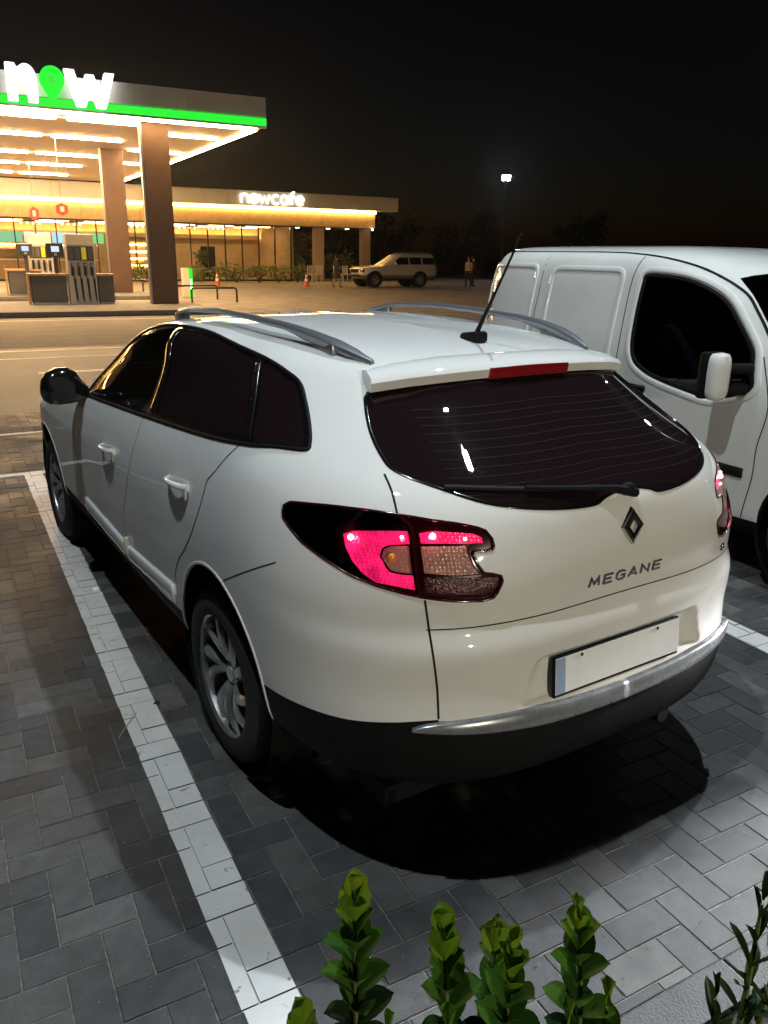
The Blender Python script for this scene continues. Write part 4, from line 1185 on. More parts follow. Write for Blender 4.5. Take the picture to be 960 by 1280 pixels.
    th = np.linspace(-.12 * PI, 1.12 * PI, 40)
    def arch(yc, ry, zc, rz): return S.side([(yc + ry * math.cos(t), zc + rz * math.sin(t)) for t in th]) + S.side([(yc - ry * .9, .33), (yc + ry * .9, .33)])
    a_rear = S.side([(-.055 + .37 * math.cos(t), .36 + .385 * math.sin(t)) for t in np.linspace(0, PI, 40)] + [(-.425, .30), (-.425, .262), (.315, .262), (.315, .30)])
    a_front = S.side([(2.70 + .37 * math.cos(t), .36 + .375 * math.sin(t)) for t in np.linspace(0, PI, 40)] + [(2.33, .30), (2.33, .262), (3.07, .262), (3.07, .30)])
    # keep the arch cut open to the bottom edge of the skin
    def to_bottom(ol):
        us = [u for u, v in ol]
        top = ol[:40]
        return top + [(top[-1][0], -.0)] + [(top[0][0], -.0)]
    a_rear = to_bottom(a_rear); a_front = to_bottom(a_front)
    regs = [('lower', lower), ('bumper', bumper), ('tailgate', tail), ('front_door', fdoor), ('rear_door', rdoor), ('wsc', wsc), ('frame', NR(dlo, n=6)), ('fg', corner(fg)), ('rg', corner(rg)), ('qg', NR(qg, n=6)),
            ('rglass', glass_r), ('lampa', corner(lampa)), ('lampb', NR(lampb, n=6, smooth=False)), ('lit_a', corner(lit_a)), ('clr_a', corner(clr_a)), ('lit_b', corner(lit_b)), ('clr_b', corner(clr_b)), ('drk_b', corner(drk_b)),
            ('cut', a_rear), ('cut', a_front)]
    T = tessellate(S, regs, nu=250, nv=140)
    # --- panels
    def panel(name, key, m, parent=car, off=0., halves=(1, -1)):
        return link_mesh(name, skin_mesh(S, name, T[key], m, off, halves), parent)
    body = panel('body_shell', 'rest', M_WHITE)
    panel('lower_bumper_and_sill', 'lower', M_BLACKP)
    for h in (1, -1): panel('rear_bumper', 'bumper', M_WHITE, halves=(h,))
    tg = panel('tailgate', 'tailgate', M_WHITE)
    doors = {}
    for h in (-1, 1):
        doors['f', h] = panel('front_door', 'front_door', M_WHITE, halves=(h,))
        doors['r', h] = panel('rear_door', 'rear_door', M_WHITE, halves=(h,))
        panel('window_frame', 'frame', M_GLOSSB, halves=(h,), off=.001)
        panel('window_pane', 'fg', M_GLASS, doors['f', h], -.002, (h,))
        panel('window_pane', 'rg', M_TINT, doors['r', h], -.002, (h,))
        panel('quarter_pane', 'qg', M_TINT, car, -.002, (h,))
    panel('windscreen', 'wsc', M_GLASS, car, -.002)
    panel('rear_window', 'rglass', M_TINT, tg, -.003)
    # dark lining behind the skin, so that nobody looks at paint from inside
    UV = T['rest'][0]
    allf = np.concatenate([T[k][1] for k in ('rest', 'tailgate', 'front_door', 'rear_door', 'bumper', 'frame')])
    link_mesh('interior_lining', skin_mesh(S, 'interior_lining', (UV, allf), M_LINING, -.022), car)
    lampf = [T[k][1] for k in ('lampa', 'lit_a', 'clr_a', 'lampb', 'lit_b', 'clr_b', 'drk_b')]
    # --- tail lamps
    for h in (-1, 1):
        for zones, par in ((('lampa', 'lit_a', 'clr_a'), car), (('lampb', 'lit_b', 'clr_b', 'drk_b'), tg)):
            base = panel('tail_lamp', zones[0], M_DARKRED, par, -.006, (h,))
            for z in zones[1:]:
                panel({'l': 'glowing_reflector', 'c': 'clear_reflector', 'd': 'red_reflector'}[z[0]], z, {'l': M_LITRED, 'c': M_CLEAR, 'd': M_REDPANEL}[z[0]], base, -.014 if z[0] != 'd' else -.008, (h,))
            fs = np.concatenate([T[z][1] for z in zones])
            link_mesh('lens', skin_mesh(S, 'lens', (UV, fs), M_LENS, .001, (h,)), base)
            bl = ((.748, -.70, 1.022), (.655, -.80, 1.036)) if par is car else ((.590, -.845, 1.041), (.523, -.893, 1.036))
            for i, p in enumerate(bl):
                MB().ball((h * p[0], p[1] - .006, p[2]), .0075 if i == 0 else .004).build('bulb', M_HOT, base, True)
            if par is car:
                MB().ball((h * .684, -.806, .985), .010, sc=(1, 1, 1.3)).build('turn_bulb', M_AMBER, base, True)
            # chrome ribs between the chambers
            rb = [(.699, -.785, 1.006), (.685, -.795, 1.0145), (.648, -.826, 1.0195)] if par is car else [(.624, -.848, 1.021), (.57, -.882, 1.0215), (.516, -.911, 1.022)]
            ribbon(S, 'chrome_rib', NR(rb, closed=False), .004, M_CHROME, off=-.002, halves=(h,), parent=base)
            rb = [(.704, -.799, .974), (.697, -.816, .956), (.678, -.836, .9505), (.654, -.856, .950)] if par is car else [(.630, -.872, .949), (.553, -.919, .944), (.498, -.942, .945)]
            ribbon(S, 'chrome_rib', NR(rb, closed=False), .005, M_CHROME, off=-.002, halves=(h,), parent=base)
    # --- dark strips for the shade in panel gaps, and trims
    def dark_strip(pts, w=.005, parent=car, name='shade_strip', smooth=True):
        ribbon(S, name, NR(pts, closed=False, n=8, smooth=smooth), w, M_SHADE_STRIP, parent=parent)
    dark_strip(seam_tg[:4], .006, tg); dark_strip(seam_tg[5:], .006, tg); ribbon(S, 'lamp_joint', NR([(.647, -.773, 1.085), (.637, -.797, 1.072), (.632, -.820, 1.053), (.642, -.849, .986), (.645, -.867, .934), (.641, -.880, .893)], closed=False), .009, M_DARKRED, off=.0016, parent=tg)
    dark_strip([(.63, -.892, .803), (.5, -.95, .804), (.308, -.986, .807), (.07, -.994, .811), (0, -.995, .811)], .0035, tg)  # not a joint: shade of the tailgate crease drawn as a dark line
    dark_strip([(.897, -.17, .737), (.891, -.355, .833), (.867, -.5, .905)], .004)
    dark_strip([(.817, -.16, 1.167), (.866, -.068, 1.069), (.879, -.02, 1.028), (.887, -.002, .979), (.895, .035, .907), (.898, .101, .817), (.897, .20, .719), (.895, .28, .655), (.891, .335, .579), (.888, .337, .513), (.887, .34, .48)], .005)
    dark_strip([(.883, 1.025, .44), (.888, 1.025, .508), (.893, 1.005, .631), (.898, .877, .813), (.88, .79, .985), (.845, .762, 1.088)], .003)
    dark_strip([(.85, 1.80, 1.02), (.885, 1.86, .90), (.892, 1.86, .75), (.89, 1.82, .60), (.885, 1.72, .48)], .004)
    ribbon(S, 'window_seal', NR(dlo, n=6), .012, M_BLACKP, closed=True, parent=car, thick=.006)
    ribbon(S, 'rear_window_seal', glass_r, .010, M_GLOSSB, parent=tg, thick=.0025)
    ribbon(S, 'lamp_edge', corner(lamp), .006, M_DARKRED, closed=True, parent=car, thick=.003)
    for t_ in (.785, ):
        ribbon(S, 'window_divider', NR([(.652, .815, 1.43), (.70, .79, 1.36), (.745, .74, 1.29), (.83, .705, 1.105)], closed=False), .05, M_GLOSSB, parent=car, thick=.005)
    ribbon(S, 'window_divider', NR([(.650, .058, 1.39), (.729, -.07, 1.287), (.80, -.18, 1.185)], closed=False), .022, M_GLOSSB, parent=car, thick=.005)
    # side moulding low on the doors, and the flare of the rear arch
    for a, b in (((.887, .36, .487), (.886, 1.0, .445)), ((.886, 1.04, .445), (.887, 1.76, .47))):
        pts = [tuple(a[i] + (b[i] - a[i]) * k / 8 for i in range(3)) for k in range(9)]
        ribbon(S, 'door_moulding', NR(pts, closed=False, n=3), .075, M_WHITE, parent=car, thick=.012)
    MBp = NR([(.885, .99, .44), (.887, 1.0, .52)], closed=False, n=8)
    ribbon(S, 'door_edge_guard', MBp, .03, mat('foam_guard', (.62, .58, .40), .7), parent=car, thick=.018, halves=(-1,))
    for ol in (a_rear, a_front):
        ribbon(S, 'arch_lip', ol[:40], .012, M_WHITE, parent=car, thick=.003, bias=.5)
    hw = mat('heater_wire', (.0145, .0082, .0095), .7, 0, spec=.2)
    for k in range(11):
        q = .06 + .84 * k / 10; z = 1.13 + (1.335 - 1.13) * q; xe = .50 - .06 * q
        pts = []
        for t in np.linspace(1, 0, 12):
            u, v = S.cast((max(xe * t, .004), -4, z - .012 * t), (0, 1, 0)); pts.append((u if t > 0 else 1.0, v))
        ribbon(S, 'heater_wire', pts, .0016, hw, off=-.0022, parent=tg)
    # --- satin pad along the loading sill
    lip = NR([(.66, -.885, .520), (.603, -.925, .526), (.406, -.995, .522), (.2, -1.018, .514), (0, -1.024, .509)], closed=False, n=8)
    ribbon(S, 'sill_pad', lip, [.004, .026, .046, .058, .058, .058], M_LIP, parent=car, thick=.018)
    # --- wheel wells, floor, underside
    for yc in (-.03, 2.70):
        for h in (-1, 1):
            w = MB()
            w.lathe([(.395, h * .86), (.395, h * .5), (.02, h * .5)], 40, 0, (0, yc, .36))
            w.build('wheel_well', M_BLACKP, car, True)
    MB().box(-.70, .70, -.82, 3.2, .24, .30).build('underbody', M_BLACKP, car)
    MB().prism([(-.72, -.55), (-.62, -.74), (-.47, -.83), (-.25, -.87), (.25, -.87), (.47, -.83), (.62, -.74), (.72, -.55)], .262, .34).build('rear_skirt', M_BLACKP, car)
    MB().tube([(.35, -.55, .26), (.35, -.93, .255)], .028, 14).build('exhaust_pipe', M_DARKM, car, True)
    # --- wheels
    for y in (-.015, 2.703):
        for h in (-1, 1):
            wheel(car, h * .768, y, .314, .316, h)
    # --- cabin
    MB().box(-.62, .62, -.75, 1.85, .44, .50).build('cabin_floor', M_LINING, car)
    def seat(x, y, w, name='seat', rec=.35):
        s = MB()
        s.cbox(x - w / 2, x + w / 2, y - .05, y + .47, .56, .72, .05)
        b = MB().cbox(-w / 2, w / 2, -.07, .07, 0, .56, .05)
        b.xf(Matrix.Translation((x, y, .66)) @ Matrix.Rotation(rec, 4, 'X'))
        so = s.build(name, M_SEAT, car, True); b.build('backrest', M_SEAT, so, True)
        for dx in ((0,) if w < .7 else (-.36, .36)):
            hr = MB().cbox(-.12, .12, -.045, .045, .60, .76, .04).xf(Matrix.Translation((x + dx, y, .66)) @ Matrix.Rotation(rec * .8, 4, 'X'))
            hr.build('headrest', M_SEAT, so, True)
    seat(-.36, .95, .50); seat(.36, .95, .50); seat(0, .08, 1.22, 'rear_bench', .3)
    MB().prism([(1.66, .55), (1.66, .82), (1.74, .90), (1.95, .93), (2.25, .94), (2.3, .6)], -.66, .66, 0).build('dashboard', M_LINING, car)
    st = MB(); st.lathe([(.175 + .012 * math.cos(a), .012 * math.sin(a)) for a in np.linspace(0, 2 * PI, 9)[:-1]], 30, 1, closed=True)
    st.box(-.17, .17, -.01, .01, -.02, .02); st.box(-.02, .02, -.01, .01, -.17, 0)
    st.xf(Matrix.Translation((-.36, 1.50, .92)) @ Matrix.Rotation(-.4, 4, 'X')); st.build('steering_wheel', M_SEAT, car, True)
    MB().cbox(-.11, .11, 1.36, 1.39, 1.30, 1.36, .01).build('inner_mirror', M_SEAT, car)
    # --- roof rails
    for h in (-1, 1):
        ys = [1.30, 1.24, 1.14, 1.0, .7, .4, .1, -.05, -.16, -.25, -.335]
        xs = [.50, .515, .53, .535, .537, .535, .525, .512, .496, .478, .455]
        up = [.002, .020, .034, .042, .046, .046, .044, .038, .030, .018, .004]
        wd = [.012, .018, .020, .020, .020, .020, .022, .026, .028, .024, .006]
        dn = [.012, .022, .012, .012, .012, .012, .014, .030, .030, .022, .008]
        V = []; F = []
        for x, y, q, w, d in zip(xs, ys, up, wd, dn):
            u, v = S.cast((x, y, 3), (0, 0, -1)); z = S.ev(np.array([u]), np.array([v]))[0][2]
            for a in range(10):
                t = 2 * PI * a / 10
                zz = z + q + (.012 * math.sin(t) if math.sin(t) > 0 else max(d, .012) * math.sin(t))
                V.append((h * (x + w * math.cos(t)), y, zz))
        n = len(ys)
        F = [(i * 10 + a, i * 10 + (a + 1) % 10, (i + 1) * 10 + (a + 1) % 10, (i + 1) * 10 + a) for i in range(n - 1) for a in range(10)] + [tuple(range(10)), tuple(range((n - 1) * 10, n * 10))]
        ro = MB().add(V, F).build('roof_rail', M_SATIN, car, True)
        u, v = S.cast((.528, 1.15, 3), (0, 0, -1)); z = S.ev(np.array([u]), np.array([v]))[0][2]
        MB().cbox(h * .528 - .014, h * .528 + .014, 1.08, 1.19, z - .01, z + .035, .008).build('rail_foot', M_SATIN, ro, True)
        u, v = S.cast((.50, -.13, 3), (0, 0, -1)); z = S.ev(np.array([u]), np.array([v]))[0][2]
        MB().cbox(h * .50 - .02, h * .50 + .02, -.20, -.06, z - .012, z + .025, .008).build('rail_foot', M_SATIN, ro, True)
    # --- roof spoiler: a wing with thickness over the rear window, carrying the stop lamp
    top = [(.495, -.34), (.40, -.365), (.25, -.385), (.1, -.395), (0, -.397)]
    edge = [(.520, -.432, 1.362), (.42, -.478, 1.378), (.28, -.513, 1.389), (.12, -.530, 1.395), (0, -.533, 1.397)]
    V = []; F = []
    for (tx, ty), (ex, ey, ez) in zip(top, edge):
        u, v = S.cast((max(tx, .004), ty, 3), (0, 0, -1)); z = S.ev(np.array([u]), np.array([v]))[0][2]
        prof = []
        for q in np.linspace(0, 1, 7):
            prof.append((tx + (ex - tx) * q, ty + (ey - ty) * q, z + .002 + (ez + .017 - z - .002) * q + .010 * math.sin(PI * q)))
        prof += [(ex + .004, ey - .008, ez + .006), (ex + .002, ey - .002, ez - .020), (ex - .012, ey + .028, ez - .026), (tx, ty + .06, ez - .02)]
        V.append(prof)
    V = V + [[(-a, b, c) for a, b, c in p] for p in V[-2::-1]]
    k = len(V[0]); n = len(V); VV = [p for r in V for p in r]
    F = [(i * k + j, i * k + j + 1, (i + 1) * k + j + 1, (i + 1) * k + j) for i in range(n - 1) for j in range(k - 1)] + [tuple(range(k)), tuple(range((n - 1) * k, n * k))]
    sp = MB().add(VV, F).build('roof_spoiler', M_WHITE, tg, True)
    L = []
    for x in np.linspace(-.162, .162, 13):
        q = abs(x)
        ey = np.interp(q, [0, .12, .28], [-.541, -.538, -.521]); ez = np.interp(q, [0, .12, .28], [1.397, 1.395, 1.389])
        L.append([(x, ey - .004, ez + .010), (x, ey - .0055, ez - .002), (x, ey - .001, ez - .0235), (x, ey + .02, ez - .02), (x, ey + .02, ez + .01)])
    VV = [p for r in L for p in r]
    F = [(i * 5 + j, i * 5 + (j + 1) % 5, (i + 1) * 5 + (j + 1) % 5, (i + 1) * 5 + j) for i in range(12) for j in range(5)] + [tuple(range(5)), tuple(range(60, 65))]
    so = MB().add(VV, F).build('stop_lamp', M_REDLENS, tg, True)
    tag(so, 'dark red unlit high stop lamp')
    # --- aerial
    ab = MB().cbox(-.028, .028, -.05, .05, -.012, .028, .012); ab.V = [(x * (1 - .25 * (y > .02)), y, z + (.006 if y < 0 else -.004)) for x, y, z in ab.V]
    ab.build('aerial_base', M_BLACKP, car, True, (0, -.245, 1.452))
    MB().tube([(0, -.262, 1.475), (0.002, -.325, 1.58), (0.004, -.385, 1.68), (.005, -.45, 1.79)], [.0085, .0055, .004, .0035], 8).build('aerial_rod', M_BLACKP, car, True)
    # --- door mirrors
    for h in (-1, 1):
        V = []; F = []; n = 14
        for i, (x, sy, sz, yo, zo) in enumerate([(.835, .03, .03, 1.72, 1.05), (.865, .05, .05, 1.715, 1.066), (.89, .08, .074, 1.71, 1.085), (.93, .10, .088, 1.70, 1.095), (.985, .105, .088, 1.69, 1.094), (1.03, .095, .074, 1.68, 1.088), (1.055, .06, .05, 1.675, 1.082), (1.066, .018, .016, 1.67, 1.078)]):
            for a in range(n):
                t = 2 * PI * a / n
                c = math.cos(t); s_ = math.sin(t)
                e = lambda q: math.copysign(abs(q) ** .75, q)
                yy = sy * e(c); yy = yy if yy > 0 else yy * .55
                V.append((h * x, yo + yy, zo + sz * e(s_)))
        F = [(i * n + a, i * n + (a + 1) % n, (i + 1) * n + (a + 1) % n, (i + 1) * n + a) for i in range(7) for a in range(n)] + [tuple(range(7 * n, 8 * n)), tuple(range(n))]
        mo = MB().add(V, F).build('door_mirror', M_GLOSSB, car, True)
        MB().cbox(h * .972 - .06, h * .972 + .06, 1.630, 1.640, 1.04, 1.15, .003).build('mirror_glass', M_GLOSSB, mo)  # gloss black stands in for the dark night the glass would reflect
    # --- handles
    for h in (-1, 1):
        for dk, (y0, y1, z) in (('r', (.345, .135, .952)), ('f', (1.275, 1.06, .882))):
            V = []; n = 10
            pr = []
            for i in range(9):
                q = i / 8; y = y0 + (y1 - y0) * q
                zc = z + .016 * math.sin(PI * q) * 0 + .012 * q
                u, v = S.cast((3, y, zc), (-1, 0, 0)); xs_ = S.ev(np.array([u]), np.array([v]))[0][0]
                o = .026 * math.sin(PI * min(1, max(0, q * 1.0))) ** .5 + .004
                r = .0085 + .0045 * q
                pr.append(((h * (xs_ + o), y, zc), r))
            ho = MB().tube([p for p, _ in pr], [r for _, r in pr], 10).build('handle', M_WHITE, doors[dk, h], True)
            ym = (y0 + y1) / 2 - .02
            u, v = S.cast((3, ym, z - .012), (-1, 0, 0)); xs_ = S.ev(np.array([u]), np.array([v]))[0][0]
            cup = MB().ball((h * (xs_ - .004), ym, z - .018), .045, 16, 8, (.10, 1.0, .55)); cup.build('handle_cup', M_WHITE, ho, True)
            MB().ball((h * (xs_ + .001), y1 + .03, z - .022), .021, 12, 8, (.45, .8, 1.1)).build('lock_cap', M_WHITE, ho, True)
    # --- badge, lettering, plate
    def rear_y(x, z):
        u, v = S.cast((max(abs(x), .003), -4, z), (0, 1, 0)); return S.ev(np.array([u]), np.array([v]))[0][1]
    def diamond(w, hgt): return [(0, hgt), (w, 0), (0, -hgt), (-w, 0)]
    V = []; F = []
    zc = 1.010
    for (w, hg, o) in ((.043, .054, .002), (.040, .050, .011), (.030, .036, .013), (.0155, .0195, .011), (.0155, .0195, .002)):
        for x, z in diamond(w, hg): V.append((x, rear_y(x, zc + z) - o, zc + z))
    for r in range(4):
        for a in range(4): F.append((r * 4 + a, r * 4 + (a + 1) % 4, (r + 1) * 4 + (a + 1) % 4, (r + 1) * 4 + a))
    MB().add(V, F).build('diamond_badge', mat('badge_chrome', (.55, .55, .55), .15, 1.0), tg)
    # raised chrome letters, each of flat strokes
    GL = {'M': [[(0, 0), (.12, 1), (.5, .25), (.88, 1), (1, 0)]], 'E': [[(1, 0), (.05, 0), (.05, 1), (1, 1)], [(.05, .52), (.85, .52)]], 'G': [[(.98, .86), (.75, 1), (.25, 1), (.02, .75), (.02, .25), (.25, 0), (.75, 0), (.98, .18), (.98, .48), (.55, .48)]],
          'A': [[(0, 0), (.5, 1), (1, 0)], [(.2, .28), (.8, .28)]], 'N': [[(.03, 0), (.03, 1), (.97, 0), (.97, 1)]]}
    lc = mat('letter_chrome', (.20, .20, .20), .22, 1.0)
    x = -.152; lw = .034; pitch = .0515; lh = .0265; sw = .0028
    for ch in 'MEGANE':
        b = MB()
        for st in GL[ch]:
            P_ = [Vector((x + (lw * (1.12 if ch == 'M' else 1)) * a, .855 + lh * c)) for a, c in st]
            L_, R_ = [], []
            for i, p in enumerate(P_):
                t0 = (p - P_[i - 1]).normalized() if i else None; t1 = (P_[i + 1] - p).normalized() if i < len(P_) - 1 else None
                tt = (t0 + t1).normalized() if (t0 and t1) else (t0 or t1)
                nn = Vector((-tt.y, tt.x)); kk = 1.0 if not (t0 and t1) else min(2.2, 1 / max(.3, nn.dot(Vector((-t0.y, t0.x)))))
                L_.append(p + nn * sw * kk); R_.append(p - nn * sw * kk)
            V = []
            for o in (-.001, .0042):
                for a in L_ + R_: V.append((a.x, rear_y(a.x, a.y) - o, a.y))
            n = len(P_); F = []
            for i in range(n - 1):
                F += [(2 * n + i, 2 * n + i + 1, 3 * n + i + 1, 3 * n + i), (i, i + 1, 2 * n + i + 1, 2 * n + i), (n + i, 3 * n + i, 3 * n + i + 1, n + i + 1)]
            F += [(0, n, 3 * n, 2 * n), (n - 1, 3 * n - 1, 4 * n - 1, 2 * n - 1)]
            b.add(V, F)
        b.build('letter', lc, tg); x += pitch + (.004 if ch == 'M' else 0)
    for i, (x, z) in enumerate(((.505, .838), (.520, .842), (.512, .826), (.528, .83))):
        MB().ball((x, rear_y(x, z) - .001, z), .0065, 8, 6).build('chrome_badge', M_CHROME, tg, True)
    tilt = .10
    pl = empty('number_plate', (-.012, -1.007, .616)); pl.parent = tg; pl.rotation_euler = (-tilt, 0, 0)
    tag(pl, 'number plate with its characters blurred out')
    MB().cbox(-.263, .263, -.006, .006, -.062, .060, .003).build('plate_holder', M_BLACKP, pl)
    MB().cbox(-.260, .260, -.0095, -.006, -.052, .056, .0015).build('plate_sheet', M_PLATE, pl)
    MB().box(-.259, -.225, -.0105, -.0095, -.051, .055).build('plate_band', M_BLUE, pl)
    for sx in (-.16, .16): MB().lathe([(.001, -.0115), (.005, -.011), (.006, -.0095)], 10, 1, (sx, 0, .046)).build('plate_screw', M_CHROME, pl, True)
    # --- wiper
    def gl(x, z, o): return (x, rear_y(x, z) - o, z)
    wp = empty('rear_wiper', (0, 0, 0)); wp.parent = tg
    MB().tube([gl(.02, 1.10, .012), gl(-.06, 1.122, .03), gl(-.2, 1.136, .03), gl(-.33, 1.146, .026)], [.014, .012, .008, .006], 8).build('wiper_arm', M_BLACKP, wp, True)
    MB().tube([gl(-.10, 1.128, .012), gl(-.25, 1.136, .013), gl(-.40, 1.146, .013), gl(-.52, 1.150, .012)], .007, 6).build('wiper_blade', M_RUBBER, wp, True)
    MB().ball(gl(-.005, 1.112, .012), .024, 12, 8, (1.2, .8, .8)).build('wiper_cap', M_BLACKP, wp, True)
    return car
CAR_OBJ = build_car()
# ------------------------------------------------------------------ the panel van, nose towards the camera
def build_van():
    S = VAN
    van = empty('panel_van', VAN_POS, VAN_RZ)
    tag(van, 'white panel van with blank ribbed sides parked right of the estate car', 'van')
    NR = lambda pts, **k: on_skin2(pts, **k)
    def on_skin2(pts, n=5, closed=True, smooth=True):
        q = (dens if smooth else lin)(pts, n, closed); r = S.near(q)
        return [(0.0, v) if (abs(p[0]) < 2e-3 and p[1] > -.9) else ((1.0, v) if abs(p[0]) < 2e-3 else (u, v)) for p, (u, v) in zip(q, r)]
    win = [(.818, -1.319, 1.624), (.812, -1.194, 1.627), (.803, -1.003, 1.609), (.803, -.822, 1.559), (.815, -.683, 1.493), (.838, -.567, 1.392), (.855, -.483, 1.310), (.869, -.428, 1.244), (.891, -.400, 1.141), (.903, -.396, 1.051),
           (.911, -.626, .979), (.910, -.838, .995), (.908, -1.072, 1.032), (.905, -1.209, 1.076), (.900, -1.281, 1.130), (.888, -1.317, 1.231), (.856, -1.330, 1.436), (.830, -1.329, 1.578)]
    ol = NR(win, n=4)
    drip = [(.70, -3.06, 1.765), (.712, -2.7, 1.768), (.715, -1.809, 1.766), (.735, -1.42, 1.748), (.740, -1.181, 1.721), (.739, -.973, 1.681), (.741, -.818, 1.633), (.748, -.688, 1.583), (.760, -.591, 1.533), (.789, -.500, 1.459), (.813, -.413, 1.377), (.84, -.31, 1.26), (.87, -.19, 1.12)]
    wsc = NR([(0, .40, 1.12), (.5, .28, 1.11), (.80, -.05, 1.10), (.84, -.20, 1.16), (.80, -.38, 1.36), (.745, -.58, 1.54), (.70, -.72, 1.62), (.4, -.52, 1.655), (0, -.44, 1.65)], n=5, smooth=False)
    bwin = NR([(0, -2.95, 1.15), (.6, -2.94, 1.15), (.66, -2.9, 1.25), (.62, -2.9, 1.55), (.5, -2.9, 1.60), (0, -2.9, 1.60)], n=5, smooth=False)
    def arch(yc):
        top = S.side([(yc + .365 * math.cos(t), .34 + .37 * math.sin(t)) for t in np.linspace(0, PI, 36)])
        return top + [(top[-1][0], 0.), (top[0][0], 0.)]
    af, ar = arch(.15), arch(-2.55)
    low = [(0, 0)] + NR([(0, .98, .44), (.6, .9, .44), (.9, .4, .42), (.9, -.2, .34), (.9, -1.4, .33), (.9, -2.5, .36), (.8, -2.9, .42), (0, -2.97, .44)], closed=False) + [(1, 0)]
    fdoor = NR([(.752, -1.404, 1.738), (.815, -1.418, 1.636), (.844, -1.426, 1.503), (.901, -1.412, 1.116), (.912, -1.418, .95), (.914, -1.41, .6), (.905, -1.38, .36)], closed=False) + NR([(.90, -.32, .34), (.912, -.28, .572), (.912, -.28, .754), (.905, -.256, .983)], closed=False) + \
        NR([(.87, -.36, 1.235), (.81, -.52, 1.42), (.765, -.68, 1.565), (.755, -.83, 1.625), (.753, -.98, 1.672), (.755, -1.18, 1.712)], closed=False)
    sdoor = NR([(.755, -1.43, 1.738), (.845, -1.445, 1.50), (.912, -1.44, .95), (.906, -1.42, .36), (.906, -2.05, .36), (.914, -2.22, .75), (.90, -2.34, 1.1), (.84, -2.34, 1.5), (.76, -2.34, 1.735)], n=6, smooth=False)
    T = tessellate(S, [('low', low), ('fd', fdoor), ('sd', sdoor), ('win', ol), ('wsc', wsc), ('bwin', bwin), ('cut', af), ('cut', ar)], nu=140, nv=90)
    def panel(name, key, m, parent=van, off=0., halves=(1, -1)):
        return link_mesh(name, skin_mesh(S, name, T[key], m, off, halves), parent)
    panel('body_shell', 'rest', M_VAN); panel('lower_bumper', 'low', M_BLACKP)
    D = {}
    for h in (1, -1):
        D[h] = panel('front_door', 'fd', M_VAN, halves=(h,)); panel('sliding_door', 'sd', M_VAN, halves=(h,))
        panel('window_pane', 'win', M_TINTV, D[h], -.004, (h,))
    panel('windscreen', 'wsc', M_TINTV, off=-.003); panel('rear_window', 'bwin', M_TINTV, off=-.003)
    UV = T['rest'][0]
    link_mesh('interior_lining', skin_mesh(S, 'interior_lining', (UV, np.concatenate([T[k][1] for k in ('rest', 'fd', 'sd')])), M_LINING, -.03), van)
    ribbon(S, 'window_seal', ol, .024, M_BLACKP, closed=True, parent=van, thick=.004)
    ribbon(S, 'window_surround', ol, .035, M_VAN, closed=True, parent=van, thick=.008, bias=1.0)
    ribbon(S, 'roof_drip', NR(drip, closed=False), .016, M_BLACKP, parent=van, off=.0015)
    def pressing(y0, y1, z0, z1, r):
        pts = rounded([(y0, z0), (y1, z0), (y1, z1), (y0, z1)], r, 6, 6)
        ribbon(S, 'panel_pressing', S.side(pts), .036, M_VAN, closed=True, parent=van, thick=.007)
        q = rounded([(y0 + .035, z0 + .035), (y1 - .035, z0 + .035), (y1 - .035, z1 - .035), (y0 + .035, z1 - .035)], r * .7, 6, 6)
    pressing(-2.235, -1.52, .93, 1.655, .07); pressing(-3.02, -2.42, .93, 1.665, .07);
    for pts, w in (([(.752, -1.415, 1.738), (.815, -1.43, 1.636), (.844, -1.435, 1.503), (.901, -1.425, 1.116), (.912, -1.43, .95), (.914, -1.42, .6), (.905, -1.39, .36)], .008),
                   ([(.90, -.32, .34), (.912, -.28, .572), (.912, -.28, .754), (.905, -.256, .983), (.87, -.36, 1.235)], .007),
                   ([(.906, -2.05, .36), (.914, -2.22, .75), (.90, -2.35, 1.1), (.84, -2.35, 1.5), (.76, -2.35, 1.735)], .007)):
        ribbon(S, 'shade_strip', NR(pts, closed=False), w, M_SHADE_STRIP, parent=van)
    ribbon(S, 'rub_strip', S.side([(y, .595) for y in np.linspace(-.34, -1.38, 14)]), .055, M_BLACKP, parent=van, thick=.016)
    ribbon(S, 'rub_strip', S.side([(y, .595) for y in np.linspace(-1.46, -2.02, 10)]), .055, M_BLACKP, parent=van, thick=.016)
    for h in (1, -1):
        hd = empty('door_handle', (0, 0, 0)); hd.parent = D[h]
        MB().tube([(h * .915, -1.30, .955), (h * .945, -1.27, .957), (h * .948, -1.17, .955), (h * .916, -1.14, .953)], [.014, .017, .017, .014], 10).build('grip', M_BLACKP, hd, True)
        MB().ball((h * .912, -1.20, .925), .05, 14, 8, (.15, 1.1, .6)).build('cup', M_BLACKP, hd, True)
        for yc in (.15, -2.55):
            MB().lathe([(.375, h * .895), (.375, h * .5), (.02, h * .5)], 36, 0, (0, yc, .34)).build('wheel_well', M_BLACKP, van, True)
            wheel(van, h * .79, yc, .318, .318, h, .2, twist=.1)
        # mirror: upright housing on two stubby arms
        mo = empty('door_mirror', (0, 0, 0)); mo.parent = van
        V = []; n = 16
        for i, (yy, sx, sz) in enumerate([(-.505, .045, .10), (-.500, .060, .126), (-.475, .064, .130), (-.45, .060, .126), (-.435, .048, .112), (-.428, .02, .06)]):
            for a in range(n):
                t = 2 * PI * a / n
                e = lambda q: math.copysign(abs(q) ** .5, q)
                V.append((h * (1.085 + sx * e(math.cos(t))), yy + .02, 1.125 + sz * e(math.sin(t))))
        F = [(i * n + a, i * n + (a + 1) % n, (i + 1) * n + (a + 1) % n, (i + 1) * n + a) for i in range(5) for a in range(n)] + [tuple(range(n)), tuple(range(5 * n, 6 * n))]
        MB().add(V, F).build('mirror_shell', M_VAN, mo, True)
